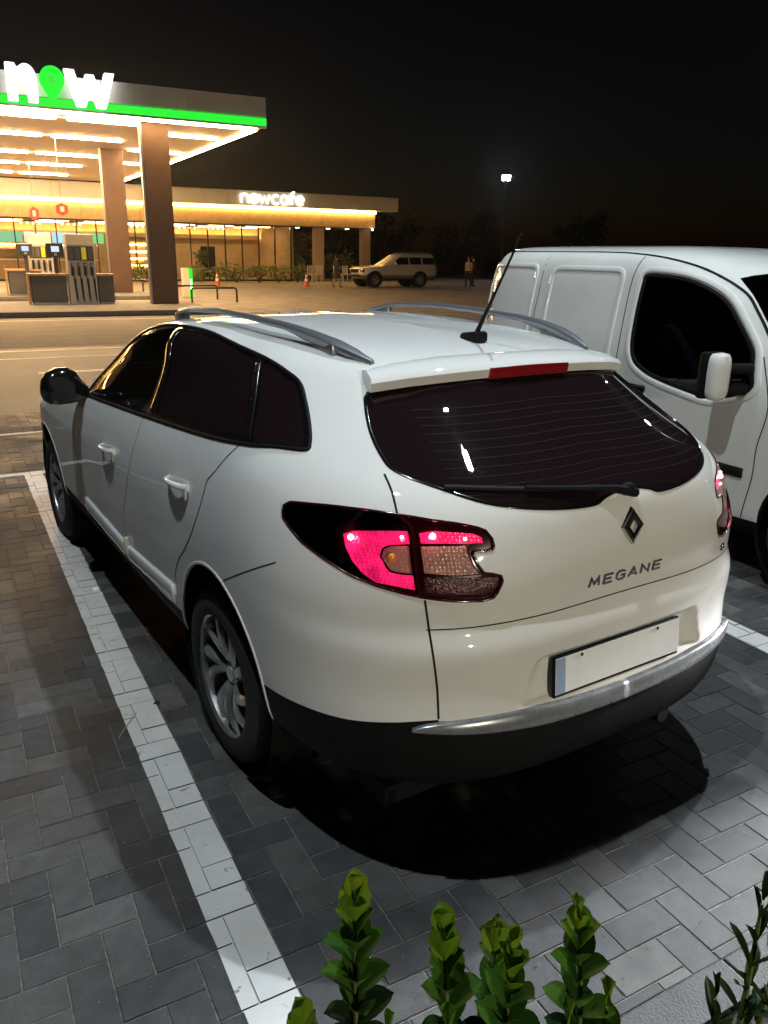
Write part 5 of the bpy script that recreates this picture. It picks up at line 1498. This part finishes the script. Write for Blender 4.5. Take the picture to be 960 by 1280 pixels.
        MB().cbox(h * 1.085 - .062, h * 1.085 + .062, -.545, -.487, 1.000, 1.252, .016).build('mirror_housing', M_BLACKP, mo, True)
        MB().tube([(h * .90, -.40, 1.165), (h * 1.05, -.45, 1.17)], [.032, .026], 12).build('mirror_arm', M_BLACKP, mo, True)
        MB().tube([(h * .905, -.42, 1.055), (h * 1.05, -.46, 1.06)], [.036, .03], 12).build('mirror_arm', M_BLACKP, mo, True)
    MB().box(-.72, .72, -2.8, .85, .22, .32).build('underbody', M_BLACKP, van)
    MB().box(-.78, .78, -1.55, -1.50, .35, 1.70).build('bulkhead', M_LINING, van)
    def seat(x):
        s = MB().cbox(x - .25, x + .25, -1.15, -.65, .62, .80, .05).build('seat', M_SEAT, van, True)
        MB().cbox(-.24, .24, -.07, .07, 0, .60, .05).xf(Matrix.Translation((x, -1.15, .75)) @ Matrix.Rotation(.25, 4, 'X')).build('backrest', M_SEAT, s, True)
        MB().cbox(-.12, .12, -.05, .05, .62, .80, .04).xf(Matrix.Translation((x, -1.15, .75)) @ Matrix.Rotation(.2, 4, 'X')).build('headrest', M_SEAT, s, True)
    seat(.4); seat(-.4)
    MB().prism([(-.25, .7), (-.25, 1.0), (-.05, 1.06), (.25, 1.06), (.3, .7)], -.8, .8, 0).build('dashboard', M_LINING, van)
    return van
VAN_OBJ = build_van()
# ------------------------------------------------------------------ plants, cones, people, far car, lamps
def leaf_mat(name, c1, c2, rough=.45, trans=.25):
    m = mat(name, c1, rough, 0, col2=c2, scale=14, spec=.4)
    return m
M_BUSH = leaf_mat('bush_leaves', (.17, .22, .05), (.08, .12, .03))
M_DARKLEAF = leaf_mat('night_leaves', (.03, .04, .015), (.015, .02, .008))
M_BARK = mat('bark', (.06, .045, .03), .9, 0, var=.3, scale=20)

def foliage(rng, n, size, inside_fn, centre):
    """n small folded leaves spread through a volume"""
    V = []; F = []
    while len(F) < n * 2:
        p = inside_fn(rng)
        d = Vector((rng.gauss(0, 1), rng.gauss(0, 1), rng.gauss(0.3, 1))).normalized()
        s = d.orthogonal().normalized(); s.rotate(Matrix.Rotation(rng.uniform(0, 6.28), 3, d))
        l = size * rng.uniform(.7, 1.3); w = l * .32
        a = p; b = p + d * l * .5 + s * w; c = p + d * l; e = p + d * l * .5 - s * w
        m = p + d * l * .5 - d.cross(s) * w * .25
        i = len(V); V += [a, b, c, e, m]; F += [(i, i + 4, i + 1), (i + 1, i + 4, i + 2), (i + 2, i + 4, i + 3), (i + 3, i + 4, i)][:4]
    return V, F

def clump_volume(c, r, h, seed, nl=9):
    rg = random.Random(seed)
    cl = [(Vector((rg.uniform(-.6, .6) * r, rg.uniform(-.6, .6) * r, h * rg.uniform(.25, .8))), rg.uniform(.3, .55) * r) for _ in range(nl)]
    def f(rng):
        p, q = rng.choice(cl)
        d = Vector((rng.gauss(0, 1), rng.gauss(0, 1), rng.gauss(0, 1))).normalized()
        v = p + Vector((d.x, d.y, d.z * min(1, h / r * .6))) * q * rng.uniform(.6, 1.05) ** .5
        v.z = max(v.z, .05)
        return v
    return f

def bush(pos, r, h, label, group, n=420, size=.13, m=None, name='bush', seed=0):
    t = tag(empty(name, pos), label, 'bush', group)
    rng = random.Random(seed)
    V, F = foliage(rng, n, size, clump_volume(None, r, h, seed), None)
    link_mesh('foliage', mesh_from('foliage', V, F, m or M_BUSH), t)
    s = MB()
    for k in range(5):
        a = rng.uniform(0, 6.28)
        s.tube([(0.04 * math.cos(a), .04 * math.sin(a), 0), (.3 * r * math.cos(a), .3 * r * math.sin(a), h * .4), (.5 * r * math.cos(a), .5 * r * math.sin(a), h * .75)], [.03, .02, .008], 5)
    s.build('stems', M_BARK, t)
    return t

def tree(pos, h, r, label, seed, group='dark trees beyond the road'):
    t = tag(empty('tree', pos), label, 'tree', group)
    rng = random.Random(seed)
    MB().tube([(0, 0, 0), (.1, 0, h * .3), (0, .15, h * .6), (.1, .1, h * .9)], [.22, .17, .11, .03], 8).build('trunk', M_BARK, t, True)
    lb = MB()
    for k in range(7):
        a = rng.uniform(0, 6.28); z = h * rng.uniform(.3, .65)
        lb.tube([(0, .05, z), (.4 * r * math.cos(a), .4 * r * math.sin(a), z + .12 * h), (.8 * r * math.cos(a), .8 * r * math.sin(a), z + .2 * h)], [.07, .05, .015], 5)
    lb.build('limbs', M_BARK, t)
    cl = [(Vector((rng.gauss(0, .42) * r, rng.gauss(0, .42) * r, h * rng.uniform(.38, .95))), r * rng.uniform(.22, .42)) for _ in range(16)]
    def f(g):
        p, q = g.choice(cl); d = Vector((g.gauss(0, 1), g.gauss(0, 1), g.gauss(0, 1))).normalized(); return p + d * q * g.uniform(.5, 1)
    V, F = foliage(rng, 1500, .32, f, None)
    link_mesh('crown', mesh_from('crown', V, F, M_DARKLEAF), t)
    return t

def build_plants():
    for i, (x, y, r, h) in enumerate(((7.3, 46.3, .8, 1.0), (8.6, 46.4, .85, 1.15), (11.0, 46.3, .85, 1.0), (12.4, 46.2, .8, 1.2), (13.7, 46.3, .85, 1.05), (15.1, 46.2, .85, 1.15), (16.4, 46.3, .9, 1.2), (17.7, 46.4, .8, 1.1))):
        bush(env(x, y), r, h, 'rounded bush before the cafe glass, %s from the left' % ['first', 'second', 'third', 'fourth', 'fifth', 'sixth', 'seventh', 'eighth'][i], 'bushes along the cafe front', 520, .16, seed=50 + i)
    for i, (x, y, h) in enumerate(((12.6, 49.6, 1.9), (18.7, 49.2, 2.2), (20.9, 50.6, 2.2), (21.7, 50.9, 2.4), (22.5, 50.6, 2.3), (23.2, 50.9, 2.2))):
        bush(env(x, y, .06), .6, h, ['tall leafy plant inside the cafe glass by the dark door', 'tall plant at the corner of the cafe glass', 'leftmost tall plant at the back of the terrace', 'second tall plant at the back of the terrace', 'third tall plant at the back of the terrace', 'rightmost tall plant at the back of the terrace'][i], 'tall plants by the cafe', 420, .2, name='tall_plant', seed=80 + i)
    rg = random.Random(77)
    for i in range(9):
        x = 27 + 4.6 * i + rg.uniform(-1, 1); y = 66 + rg.uniform(-5, 10)
        tree(env(x, y), rg.uniform(4.5, 7.5), rg.uniform(1.8, 2.6), 'dark night tree beyond the car park, %s from the cafe end' % ['first', 'second', 'third', 'fourth', 'fifth', 'sixth', 'seventh', 'eighth', 'ninth'][i], 300 + i)

def cone(x, y, lab):
    t = tag(empty('traffic_cone', env(x, y)), lab, 'cone', 'traffic cones by the cafe')
    o = mat('cone_orange', (.75, .09, .03), .5); w = mat('cone_white', (.8, .8, .78), .5)
    MB().cbox(-.2, .2, -.2, .2, 0, .035, .01).build('base', o, t)
    R = lambda z: .145 - .115 * (z - .035) / .68
    def band(a, b, nm, m): MB().lathe([(R(a), a), (R(b), b)], 20).build(nm, m, t, True)
    band(.035, .26, 'lower_body', o); band(.26, .40, 'white_band', w); band(.40, .48, 'middle_body', o); band(.48, .60, 'white_band', w)
    MB().lathe([(R(.60), .60), (R(.715), .715), (.001, .72)], 20).build('tip', o, t, True)

def person(pos, rz, h, label, top, legs, hair, pose=0, coat=False):
    """one continuous body grown on a skeleton; clothing colours by height, hair a child"""
    t = tag(empty('person', pos, rz), label, 'person')
    s = h / 1.75
    J = {'pel': (0, 0, .95), 'ab': (0, .01, 1.08), 'ch': (0, .0, 1.27), 'nk': (0, .01, 1.47), 'hd': (0, .02, 1.56), 'hd2': (0, .025, 1.68)}
    st = .09 if pose == 0 else .16
    for n, sx in (('l', -1), ('r', 1)):
        f = st * sx
        J['hp' + n] = (.09 * sx, 0, .90); J['kn' + n] = (.10 * sx, f * .9 + .03, .50); J['an' + n] = (.10 * sx, f * 1.2 - .03, .09); J['to' + n] = (.11 * sx, f * 1.2 + .13, .035)
        J['sh' + n] = (.185 * sx, 0, 1.40); J['el' + n] = (.24 * sx, -f * .8 - .02, 1.13); J['wr' + n] = (.23 * sx, -f * 1.2 + .08, .90); J['ha' + n] = (.225 * sx, -f * 1.3 + .11, .80)
    E = [('pel', 'ab'), ('ab', 'ch'), ('ch', 'nk'), ('nk', 'hd'), ('hd', 'hd2')]
    for n in 'lr': E += [('pel', 'hp' + n), ('hp' + n, 'kn' + n), ('kn' + n, 'an' + n), ('an' + n, 'to' + n), ('ch', 'sh' + n), ('sh' + n, 'el' + n), ('el' + n, 'wr' + n), ('wr' + n, 'ha' + n)]
    R = {'pel': .15, 'ab': .135, 'ch': .155, 'nk': .055, 'hd': .085, 'hd2': .085, 'hp': .095, 'kn': .06, 'an': .042, 'to': .035, 'sh': .065, 'el': .045, 'wr': .034, 'ha': .036}
    names = list(J)
    me = bpy.data.meshes.new('body')
    me.from_pydata([tuple(c * s for c in J[k]) for k in names], [(names.index(a), names.index(b)) for a, b in E], [])
    o = bpy.data.objects.new('body', me); COL.objects.link(o)
    sk = o.modifiers.new('skin', 'SKIN'); sub = o.modifiers.new('sub', 'SUBSURF'); sub.levels = sub.render_levels = 2
    for i, k in enumerate(names):
        r = R.get(k, R.get(k[:2], .05)) * s * (1.12 if coat and k in ('pel', 'ab', 'ch') else 1); me.skin_vertices[0].data[i].radius = (r, r * (.8 if k in ('pel', 'ab', 'ch') else 1))
    me.skin_vertices[0].data[0].use_root = True
    dg = bpy.context.evaluated_depsgraph_get()
    m2 = bpy.data.meshes.new_from_object(o.evaluated_get(dg)); bpy.data.objects.remove(o)
    for c in (top, legs, (.42, .27, .19), (.02, .02, .02)): m2.materials.append(mat('cloth', c, .85, 0, var=.15, scale=30))
    for p in m2.polygons:
        z = p.center.z / s; x = abs(p.center.x) / s
        p.material_index = 3 if z < .10 else (2 if (z > 1.49 or (x > .19 and z < .88)) else (0 if z > (.62 if coat else .93) else 1))
        p.use_smooth = True
    link_mesh('body', m2, t)
    hm = MB().ball((0, -.005 * s, 1.665 * s), .108 * s, 14, 9, (.92, 1.05, .95)); hm.V = [(x, y - (.02 * s if z < 1.62 * s else 0), z) for x, y, z in hm.V]
    hm.build('hair', mat('hair', hair, .6), t, True)
    if coat:
        MB().lathe([(.17 * s, 1.0 * s), (.20 * s, .8 * s), (.235 * s, .56 * s), (.225 * s, .555 * s)], 20).build('coat_skirt', mat('cloth', top, .85, 0, var=.15, scale=30), t, True)
    return t

def build_suv():
    L = lambda z, w, yr, yf, zf, **k: LP(z, w, yr, z, yf, zf, nr=k.pop('nr', 6), nf=k.pop('nf', 4), ycr=k.pop('ycr', -.5), ycf=k.pop('ycf', 2.2), **k)
    S = Surf([L(.42, .86, -1.15, 3.5, .42), L(.50, .92, -1.22, 3.62, .50), L(.65, .955, -1.24, 3.66, .64), L(.82, .965, -1.22, 3.66, .80), L(.98, .955, -1.20, 3.62, .95), L(1.10, .94, -1.19, 3.45, 1.06, ycf=2.0),
              L(1.17, .91, -1.18, 2.35, 1.13, ycf=1.4), L(1.22, .88, -1.17, 2.15, 1.17, ycf=1.3), L(1.42, .80, -1.12, 1.80, 1.38, ycf=1.0), L(1.62, .73, -1.07, 1.45, 1.60, ycf=.8), L(1.74, .68, -1.03, 1.25, 1.71, ycf=.7), L(1.80, .60, -.98, 1.08, 1.77, ycf=.6), L(1.83, .4, -.8, .9, 1.81, ycf=.5), L(1.84, .0, -.4, .6, 1.835, ycf=.4, ycr=-.2)], lam=.5)
    pos = env(21.95, 39.25)
    car = tag(empty('off_road_car', pos, PI / 2 - ENV), 'silver off road estate car parked side on before the cafe terrace', 'car')
    def rect(y0, y1, z0, z1): return S.side(lin([(y0, z0), (y1, z0), (y1 + (-.05 if y1 > .9 else 0), z1), (y0, z1)], 5))
    wins = [rect(-.98, -.20, 1.23, 1.60), rect(-.12, .62, 1.23, 1.61), S.side(lin([(.70, 1.23), (1.72, 1.22), (1.30, 1.58), (.70, 1.61)], 5))]
    def arch(yc):
        top = S.side([(yc + .46 * math.cos(t), .46 + .42 * math.sin(t)) for t in np.linspace(0, PI, 24)]); return top + [(top[-1][0], 0.), (top[0][0], 0.)]
    low = [(0, 0)] + [S.near([p])[0] for p in lin([(0, 3.66, .66), (.9, 3.4, .66), (.96, 2.8, .66), (.96, 0, .64), (.9, -1.1, .66), (0, -1.22, .66)], 6, False)] + [(1, 0)]
    T = tessellate(S, [('low', low), ('w0', wins[0]), ('w1', wins[1]), ('w2', wins[2]), ('cut', arch(0)), ('cut', arch(2.85))], nu=90, nv=60)
    def panel(nm, k, m, off=0., halves=(1, -1)): return link_mesh(nm, skin_mesh(S, nm, T[k], m, off, halves), car)
    panel('body_shell', 'rest', M_SILVER); panel('lower_cladding', 'low', mat('suv_cladding', (.16, .155, .145), .5, .3))
    dk = glass('suv_glass', (.05, .05, .05), 1.5)
    for h in (1, -1):
        for k in ('w0', 'w1', 'w2'): panel('window_pane', k, dk, -.004, (h,))
        for yc in (0, 2.85):
            MB().lathe([(.47, h * .93), (.47, h * .5), (.02, h * .5)], 28, 0, (0, yc, .46)).build('wheel_well', M_BLACKP, car, True)
            wheel(car, h * .80, yc, .39, .39, h, .235, spokes=5, twist=0)
        for y in (.66, -.16, 1.70): ribbon(S, 'shade_strip', S.side([(y, .70), (y, .9), (y, 1.19)]), .012, M_SHADE_STRIP, halves=(h,), parent=car)
        for y in (.55, -.30): MB().tube([(h * .96, y - .02, 1.02), (h * .99, y - .05, 1.02), (h * .99, y - .18, 1.02), (h * .955, y - .20, 1.02)], .014, 6).build('handle', M_SILVER, car, True)
        MB().ball((h * 1.03, 1.62, 1.26), .12, 12, 8, (.9, .6, .75)).build('door_mirror', M_SILVER, car, True)
        MB().tube([(h * .58, .95, 1.80), (h * .58, .85, 1.87), (h * .58, -.75, 1.88), (h * .58, -.85, 1.82)], .022, 6).build('roof_rail', M_SATIN, car, True)
        MB().cbox(h * .72 - .17, h * .72 + .17, 3.48, 3.60, .80, .98, .03).build('headlamp', M_CHROME, car, True)
        MB().cbox(h * .80 - .1, h * .80 + .1, -1.25, -1.15, .85, 1.12, .02).build('tail_lamp', M_REDLENS, car, True)
        MB().box(h * .94 - .06, h * .94 + .06, .55, 2.3, .40, .46).build('side_step', M_BLACKP, car)
    MB().box(-.42, .42, 3.60, 3.67, .76, .96).build('grille', M_BLACKP, car); MB().tube([(-.7, 3.70, .62), (-.5, 3.78, .64), (.5, 3.78, .64), (.7, 3.70, .62)], .05, 8).build('bull_bar', M_DARKM, car, True)
    MB().box(-.8, .8, -1.0, 3.3, .38, .48).build('underbody', M_BLACKP, car); MB().box(-.85, .85, -1.28, -1.2, .48, .62).build('rear_bumper', M_BLACKP, car)
    MB().box(-.8, .8, -.9, 1.9, .9, 1.0).build('cabin_floor', M_LINING, car)
    for y in (.75, -.2): MB().cbox(-.65, .65, y - .08, y + .08, .95, 1.5, .05).build('seat', M_SEAT, car, True)

def lamp_post(pos, h, label, arm, energy, col, aim=None, size=.35, spot=None):
    """tapered pole, arm and flat LED head; the lamp's own light sits in the head"""
    t = tag(empty('lamp_post', pos), label, 'lamp post')
    MB().tube([(0, 0, 0), (0, 0, h * .5), (0, 0, h)], [.085, .065, .045], 12).build('pole', M_DARKM, t, True)
    MB().lathe([(.001, .03), (.16, .03), (.17, 0)], 16).build('base_plate', M_DARKM, t, True)
    a = Vector(arm)
    MB().tube([(0, 0, h - .15), tuple(a * .5 + Vector((0, 0, h + .05))), tuple(a + Vector((0, 0, h + .08)))], .03, 8).build('arm', M_DARKM, t, True)
    d = a.normalized() if a.length > .01 else Vector((1, 0, 0)); sd = Vector((-d.y, d.x, 0))
    hd = MB().cbox(-.32, .32, -.16, .16, -.03, .05, .02); M = Matrix((d, sd, Vector((0, 0, 1)))).transposed().to_4x4(); M.translation = a + Vector((0, 0, h + .08))
    hd.xf(M).build('lamp_head', M_DARKM, t, True)
    le = MB().box(-.09, .09, -.06, .06, -.036, -.031).xf(M); le.build('led_panel', emitter('led_panel', col, 30), t)
    ld = bpy.data.lights.new('lamp_light', 'SPOT' if spot else 'AREA')
    ld.energy = energy; ld.color = col
    if spot: ld.spot_size, ld.spot_blend = spot; ld.shadow_soft_size = .14
    else: ld.shape = 'RECTANGLE'; ld.size = .16; ld.size_y = .11
    lo = bpy.data.objects.new('lamp_light', ld); COL.objects.link(lo); lo.parent = t
    p = a + Vector((0, 0, h + .03)); lo.location = p
    v = (Vector(aim) - Vector(pos) - p) if aim is not None else Vector((0, 0, -1))
    lo.rotation_euler = v.to_track_quat('-Z', 'Y').to_euler()
    return t

# ------------------------------------------------------------------ evergreen shoots at the photographer's feet
def leaf_shape(l, w, cup, curl):
    """broad leaf: narrow foot, widest past the middle, blunt round tip, cupped along the midrib"""
    V = []; F = []; n = 8; k = 6
    qs = [0, .10, .25, .42, .58, .74, .88, .96, 1.0]
    ws = [.16, .34, .66, .90, 1.0, .98, .82, .60, .25]
    for q, f in zip(qs, ws):
        for j in range(k + 1):
            t = -1 + 2 * j / k
            V.append((t * w * f * .5, q * l - .06 * l * t * t * q * q, cup * abs(t) ** 1.6 * w * f + curl * l * q * q + (.045 * w if j == k // 2 else 0) * -1))
    for i in range(n):
        for j in range(k): a = i * (k + 1) + j; F.append((a, a + 1, a + k + 2, a + k + 1))
    return V, F

def build_shoots():
    def lm(name, a, b):
        m, nt, bs = _new(name)
        oi = nt.nodes.new('ShaderNodeObjectInfo'); rp = nt.nodes.new('ShaderNodeValToRGB')
        rp.color_ramp.elements[0].color = (*a, 1); rp.color_ramp.elements[1].color = (*b, 1)
        nt.links.new(oi.outputs['Random'], rp.inputs['Fac'])
        tc = nt.nodes.new('ShaderNodeTexCoord'); wv = nt.nodes.new('ShaderNodeTexNoise'); wv.inputs['Scale'].default_value = 60
        nt.links.new(tc.outputs['Object'], wv.inputs['Vector'])
        mx = nt.nodes.new('ShaderNodeMix'); mx.data_type = 'RGBA'; mx.blend_type = 'MULTIPLY'; mx.inputs['Factor'].default_value = .45
        nt.links.new(rp.outputs['Color'], mx.inputs['A']); nt.links.new(wv.outputs['Color'], mx.inputs['B'])
        nt.links.new(mx.outputs['Result'], bs.inputs['Base Color'])
        bs.inputs['Roughness'].default_value = .42; bs.inputs['Specular IOR Level'].default_value = .35
        bs.inputs['Subsurface Weight'].default_value = .0
        tl = nt.nodes.new('ShaderNodeBsdfTranslucent'); nt.links.new(mx.outputs['Result'], tl.inputs['Color'])
        ms = nt.nodes.new('ShaderNodeMixShader'); ms.inputs[0].default_value = .22
        nt.links.new(bs.outputs[0], ms.inputs[1]); nt.links.new(tl.outputs[0], ms.inputs[2]); nt.links.new(ms.outputs[0], nt.nodes['Material Output'].inputs[0])
        return m
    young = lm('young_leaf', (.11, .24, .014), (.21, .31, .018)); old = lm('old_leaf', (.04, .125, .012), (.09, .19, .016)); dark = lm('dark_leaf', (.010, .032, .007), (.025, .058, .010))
    shapes = {}
    def mesh(kind, i, m):
        k = (kind, i, m.name)
        if k not in shapes:
            rg = random.Random(hash((kind, i)) & 0xffff)
            l, w = ((.036, .028), (.046, .036), (.053, .040))[i] if kind == 'round' else ((.040, .011), (.050, .013), (.055, .014))[i]
            shapes[k] = mesh_from('leaf', *leaf_shape(l, w, .24, -.06 - .07 * i), m, True)
        return shapes[k]
    stem_m = mat('green_stem', (.10, .13, .03), .6)
    def shoot(par, base, tip, n, kind, mats, rng, spread=1.0):
        base, tip = Vector(base), Vector(tip); off = par.location
        ax = (tip - base); Lh = ax.length; axn = ax.normalized()
        MB().tube([tuple(base - off), tuple((base + tip) / 2 - off + Vector((rng.uniform(-.006, .006), rng.uniform(-.006, .006), 0))), tuple(tip - off - axn * .02)], [.0045, .0035, .002], 6).build('stem', stem_m, par, True)
        ph = rng.uniform(0, 3.1)
        for i in range(n):
            q = (i // 2) / max(1, (n - 1) // 2)   # 0 tip .. 1 low
            p = tip - axn * (.014 + (Lh * .92) * q ** 1.1)
            az = (i // 2) * 1.571 + (i % 2) * PI + ph + rng.uniform(-.22, .22)
            tilt = (.12 + .70 * min(1, q * 1.6)) * spread + rng.uniform(-.12, .12)
            sz = 0 if q < .12 else (1 if q < .35 else 2)
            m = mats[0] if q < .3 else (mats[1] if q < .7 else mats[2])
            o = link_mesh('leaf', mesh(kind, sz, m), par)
            # leaf grows along local y, its upper face is local z
            d = Vector((math.cos(az), math.sin(az), 0)); g = axn * math.cos(tilt) + d * math.sin(tilt); g.normalize()
            up = (axn - g * axn.dot(g)); up = (-d * math.cos(tilt) + axn * math.sin(tilt)); up = (up - g * up.dot(g)).normalized()
            x = g.cross(up)
            M = Matrix((x, g, up)).transposed().to_4x4(); M.translation = p - off
            M = M @ Matrix.Scale(rng.uniform(.88, 1.12), 4)
            o.matrix_local = M
    def shrub(name, label, base, tips, kind, mats, seed):
        rng = random.Random(seed)
        t = tag(empty(name, base), label, 'shrub', 'shrubs in the planting bed')
        b = Vector(base)
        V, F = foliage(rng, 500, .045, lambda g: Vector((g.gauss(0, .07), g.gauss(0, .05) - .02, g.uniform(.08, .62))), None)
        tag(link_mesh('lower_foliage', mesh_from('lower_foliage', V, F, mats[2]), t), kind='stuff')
        for (x, y, z), n, sp in tips:
            tp = Vector((x, y, z)); lo = b + Vector(((x - b.x) * .6, (y - b.y) * .6, z - .26))
            MB().tube([(0, 0, 0), tuple((lo - b) * .6 + Vector((0, 0, -.05))), tuple(lo - b)], [.009, .007, .0045], 6).build('branch', M_BARK, t, True)
            shoot(t, lo, tp, n, kind, mats, rng, sp)
    shrub('evergreen_shrub', 'broad leaved shrub with one tall bright green shoot by the bay line', (-1.37, -1.80, -.01), [((-1.345, -1.735, 1.005), 26, .9), ((-1.44, -1.775, .905), 14, .9), ((-1.335, -1.80, .845), 10, 1.0), ((-1.40, -1.83, .86), 10, 1.0)], 'round', (young, old, dark), 11)
    shrub('evergreen_shrub', 'broad leaved shrub with three clustered shoots, middle of the bottom edge', (-1.22, -1.86, -.01), [((-1.262, -1.802, .965), 22, .95), ((-1.171, -1.797, .905), 18, .8), ((-1.222, -1.882, .980), 24, .9), ((-1.285, -1.85, .87), 9, 1.1)], 'round', (young, old, dark), 12)
    shrub('evergreen_shrub', 'broad leaved shrub with one leaning shoot, right of the three shoots', (-1.11, -1.93, -.01), [((-1.122, -1.885, .980), 22, 1.0), ((-1.10, -1.925, .875), 9, .9), ((-1.16, -1.92, .875), 8, .9)], 'round', (young, old, dark), 13)
    shrub('narrow_leaved_shrub', 'dark narrow leaved shrub in the bottom right corner', (-.97, -2.02, -.01), [((-.935, -2.0, 1.01), 16, .8), ((-.905, -2.02, .97), 14, .9), ((-1.0, -2.0, .90), 12, 1.0), ((-1.045, -2.03, .905), 12, 1.1), ((-.955, -2.05, .92), 12, 1.1), ((-1.09, -2.0, .87), 10, 1.1)], 'narrow', (dark, dark, dark), 14)

def build_hedge():
    rng = random.Random(31); V = []; F = []
    hm = leaf_mat('hedge_leaves', (.05, .085, .02), (.018, .035, .01))
    def vol(g):
        x = g.uniform(-3.6, 2.6); y = g.uniform(-2.55, -1.84 if x < -1.2 else -2.0); z = g.uniform(.02, 1) ** .6 * (.55 + .04 * math.sin(x * 7) + .03 * math.sin(x * 17 + 1))
        return pk(x, y, z)
    V, F = foliage(rng, 26000, .066, vol, None)
    tag(link_mesh('hedge', mesh_from('hedge', V, F, hm)), 'dense clipped evergreen hedge along the kerb below the shoots', 'hedge', kind='stuff')

def build_misc():
    build_hedge()
    build_plants()
    cone(10.95, 40.9, 'orange and white cone left of the green bushes'); cone(15.95, 40.6, 'orange and white cone near the off road car')
    build_suv()
    person(env(16.6, 37.9), -1.2, 1.66, 'person in a long dark coat walking by the off road car', (.02, .02, .022), (.25, .18, .13), (.02, .015, .012), 1, True)
    person(env(25.0, 38.0), 2.0, 1.72, 'person in a pale yellow jacket and black trousers far right', (.42, .33, .18), (.012, .012, .012), (.03, .02, .015))
    person(env(25.9, 38.9), 3.6, 1.70, 'person in a dark red top standing behind the yellow jacket', (.28, .04, .03), (.02, .02, .025), (.02, .015, .012))
    build_shoots()
build_misc()
for L in LAMPS: lamp_post(L['pos'], L['h'], L['label'], L['arm'], L['energy'], L['col'], L.get('aim'), spot=L.get('spot'))
def far_lamp():
    """flood light on a tall pole across the road, its face turned to the car park"""
    p = env(36.4, 50.85)
    t = tag(empty('lamp_post', p), 'distant lamp post with a bright white head above the off road car', 'lamp post')
    MB().tube([(0, 0, -.01), (0, 0, 4), (0, 0, 7.3)], [.11, .085, .06], 12).build('pole', M_DARKM, t, True)
    d = (scene.camera.matrix_world.translation - p); d.z = 0; d.normalize(); sd = Vector((-d.y, d.x, 0))
    M = Matrix((d, sd, Vector((0, 0, 1)))).transposed().to_4x4(); M.translation = Vector((0, 0, 7.42)); M = M @ Matrix.Rotation(.5, 4, 'Y')
    MB().cbox(-.06, .06, -.34, .34, -.22, .22, .02).xf(M).build('lamp_head', M_DARKM, t, True)
    MB().box(.062, .066, -.30, .30, -.19, .19).xf(M).build('led_panel', emitter('flood_led', (.82, .95, 1.0), 160), t)
    MB().box(-.05, .05, -.05, .05, -.15, .0).xf(Matrix.Translation((0, 0, 7.3))).build('bracket', M_DARKM, t)
far_lamp()
# ------------------------------------------------------------------ thin haze, added to spread a glow round the lamps
def build_haze():
    m = bpy.data.materials.new('glow_haze'); m.use_nodes = True; nt = m.node_tree
    nt.nodes.remove(nt.nodes['Principled BSDF'])
    v = nt.nodes.new('ShaderNodeVolumePrincipled')
    v.inputs['Color'].default_value = (.9, .9, .92, 1); v.inputs['Density'].default_value = .00045; v.inputs['Anisotropy'].default_value = .82
    nt.links.new(v.outputs[0], nt.nodes['Material Output'].inputs['Volume'])
    b = MB().box(-70, 90, -14, 95, -1.2, 9.6); b.V = [tuple(env(*p)) for p in b.V]
    tag(b.build('haze', m), 'thin added haze that spreads a glow round the lamps', 'haze', kind='stuff')
build_haze()
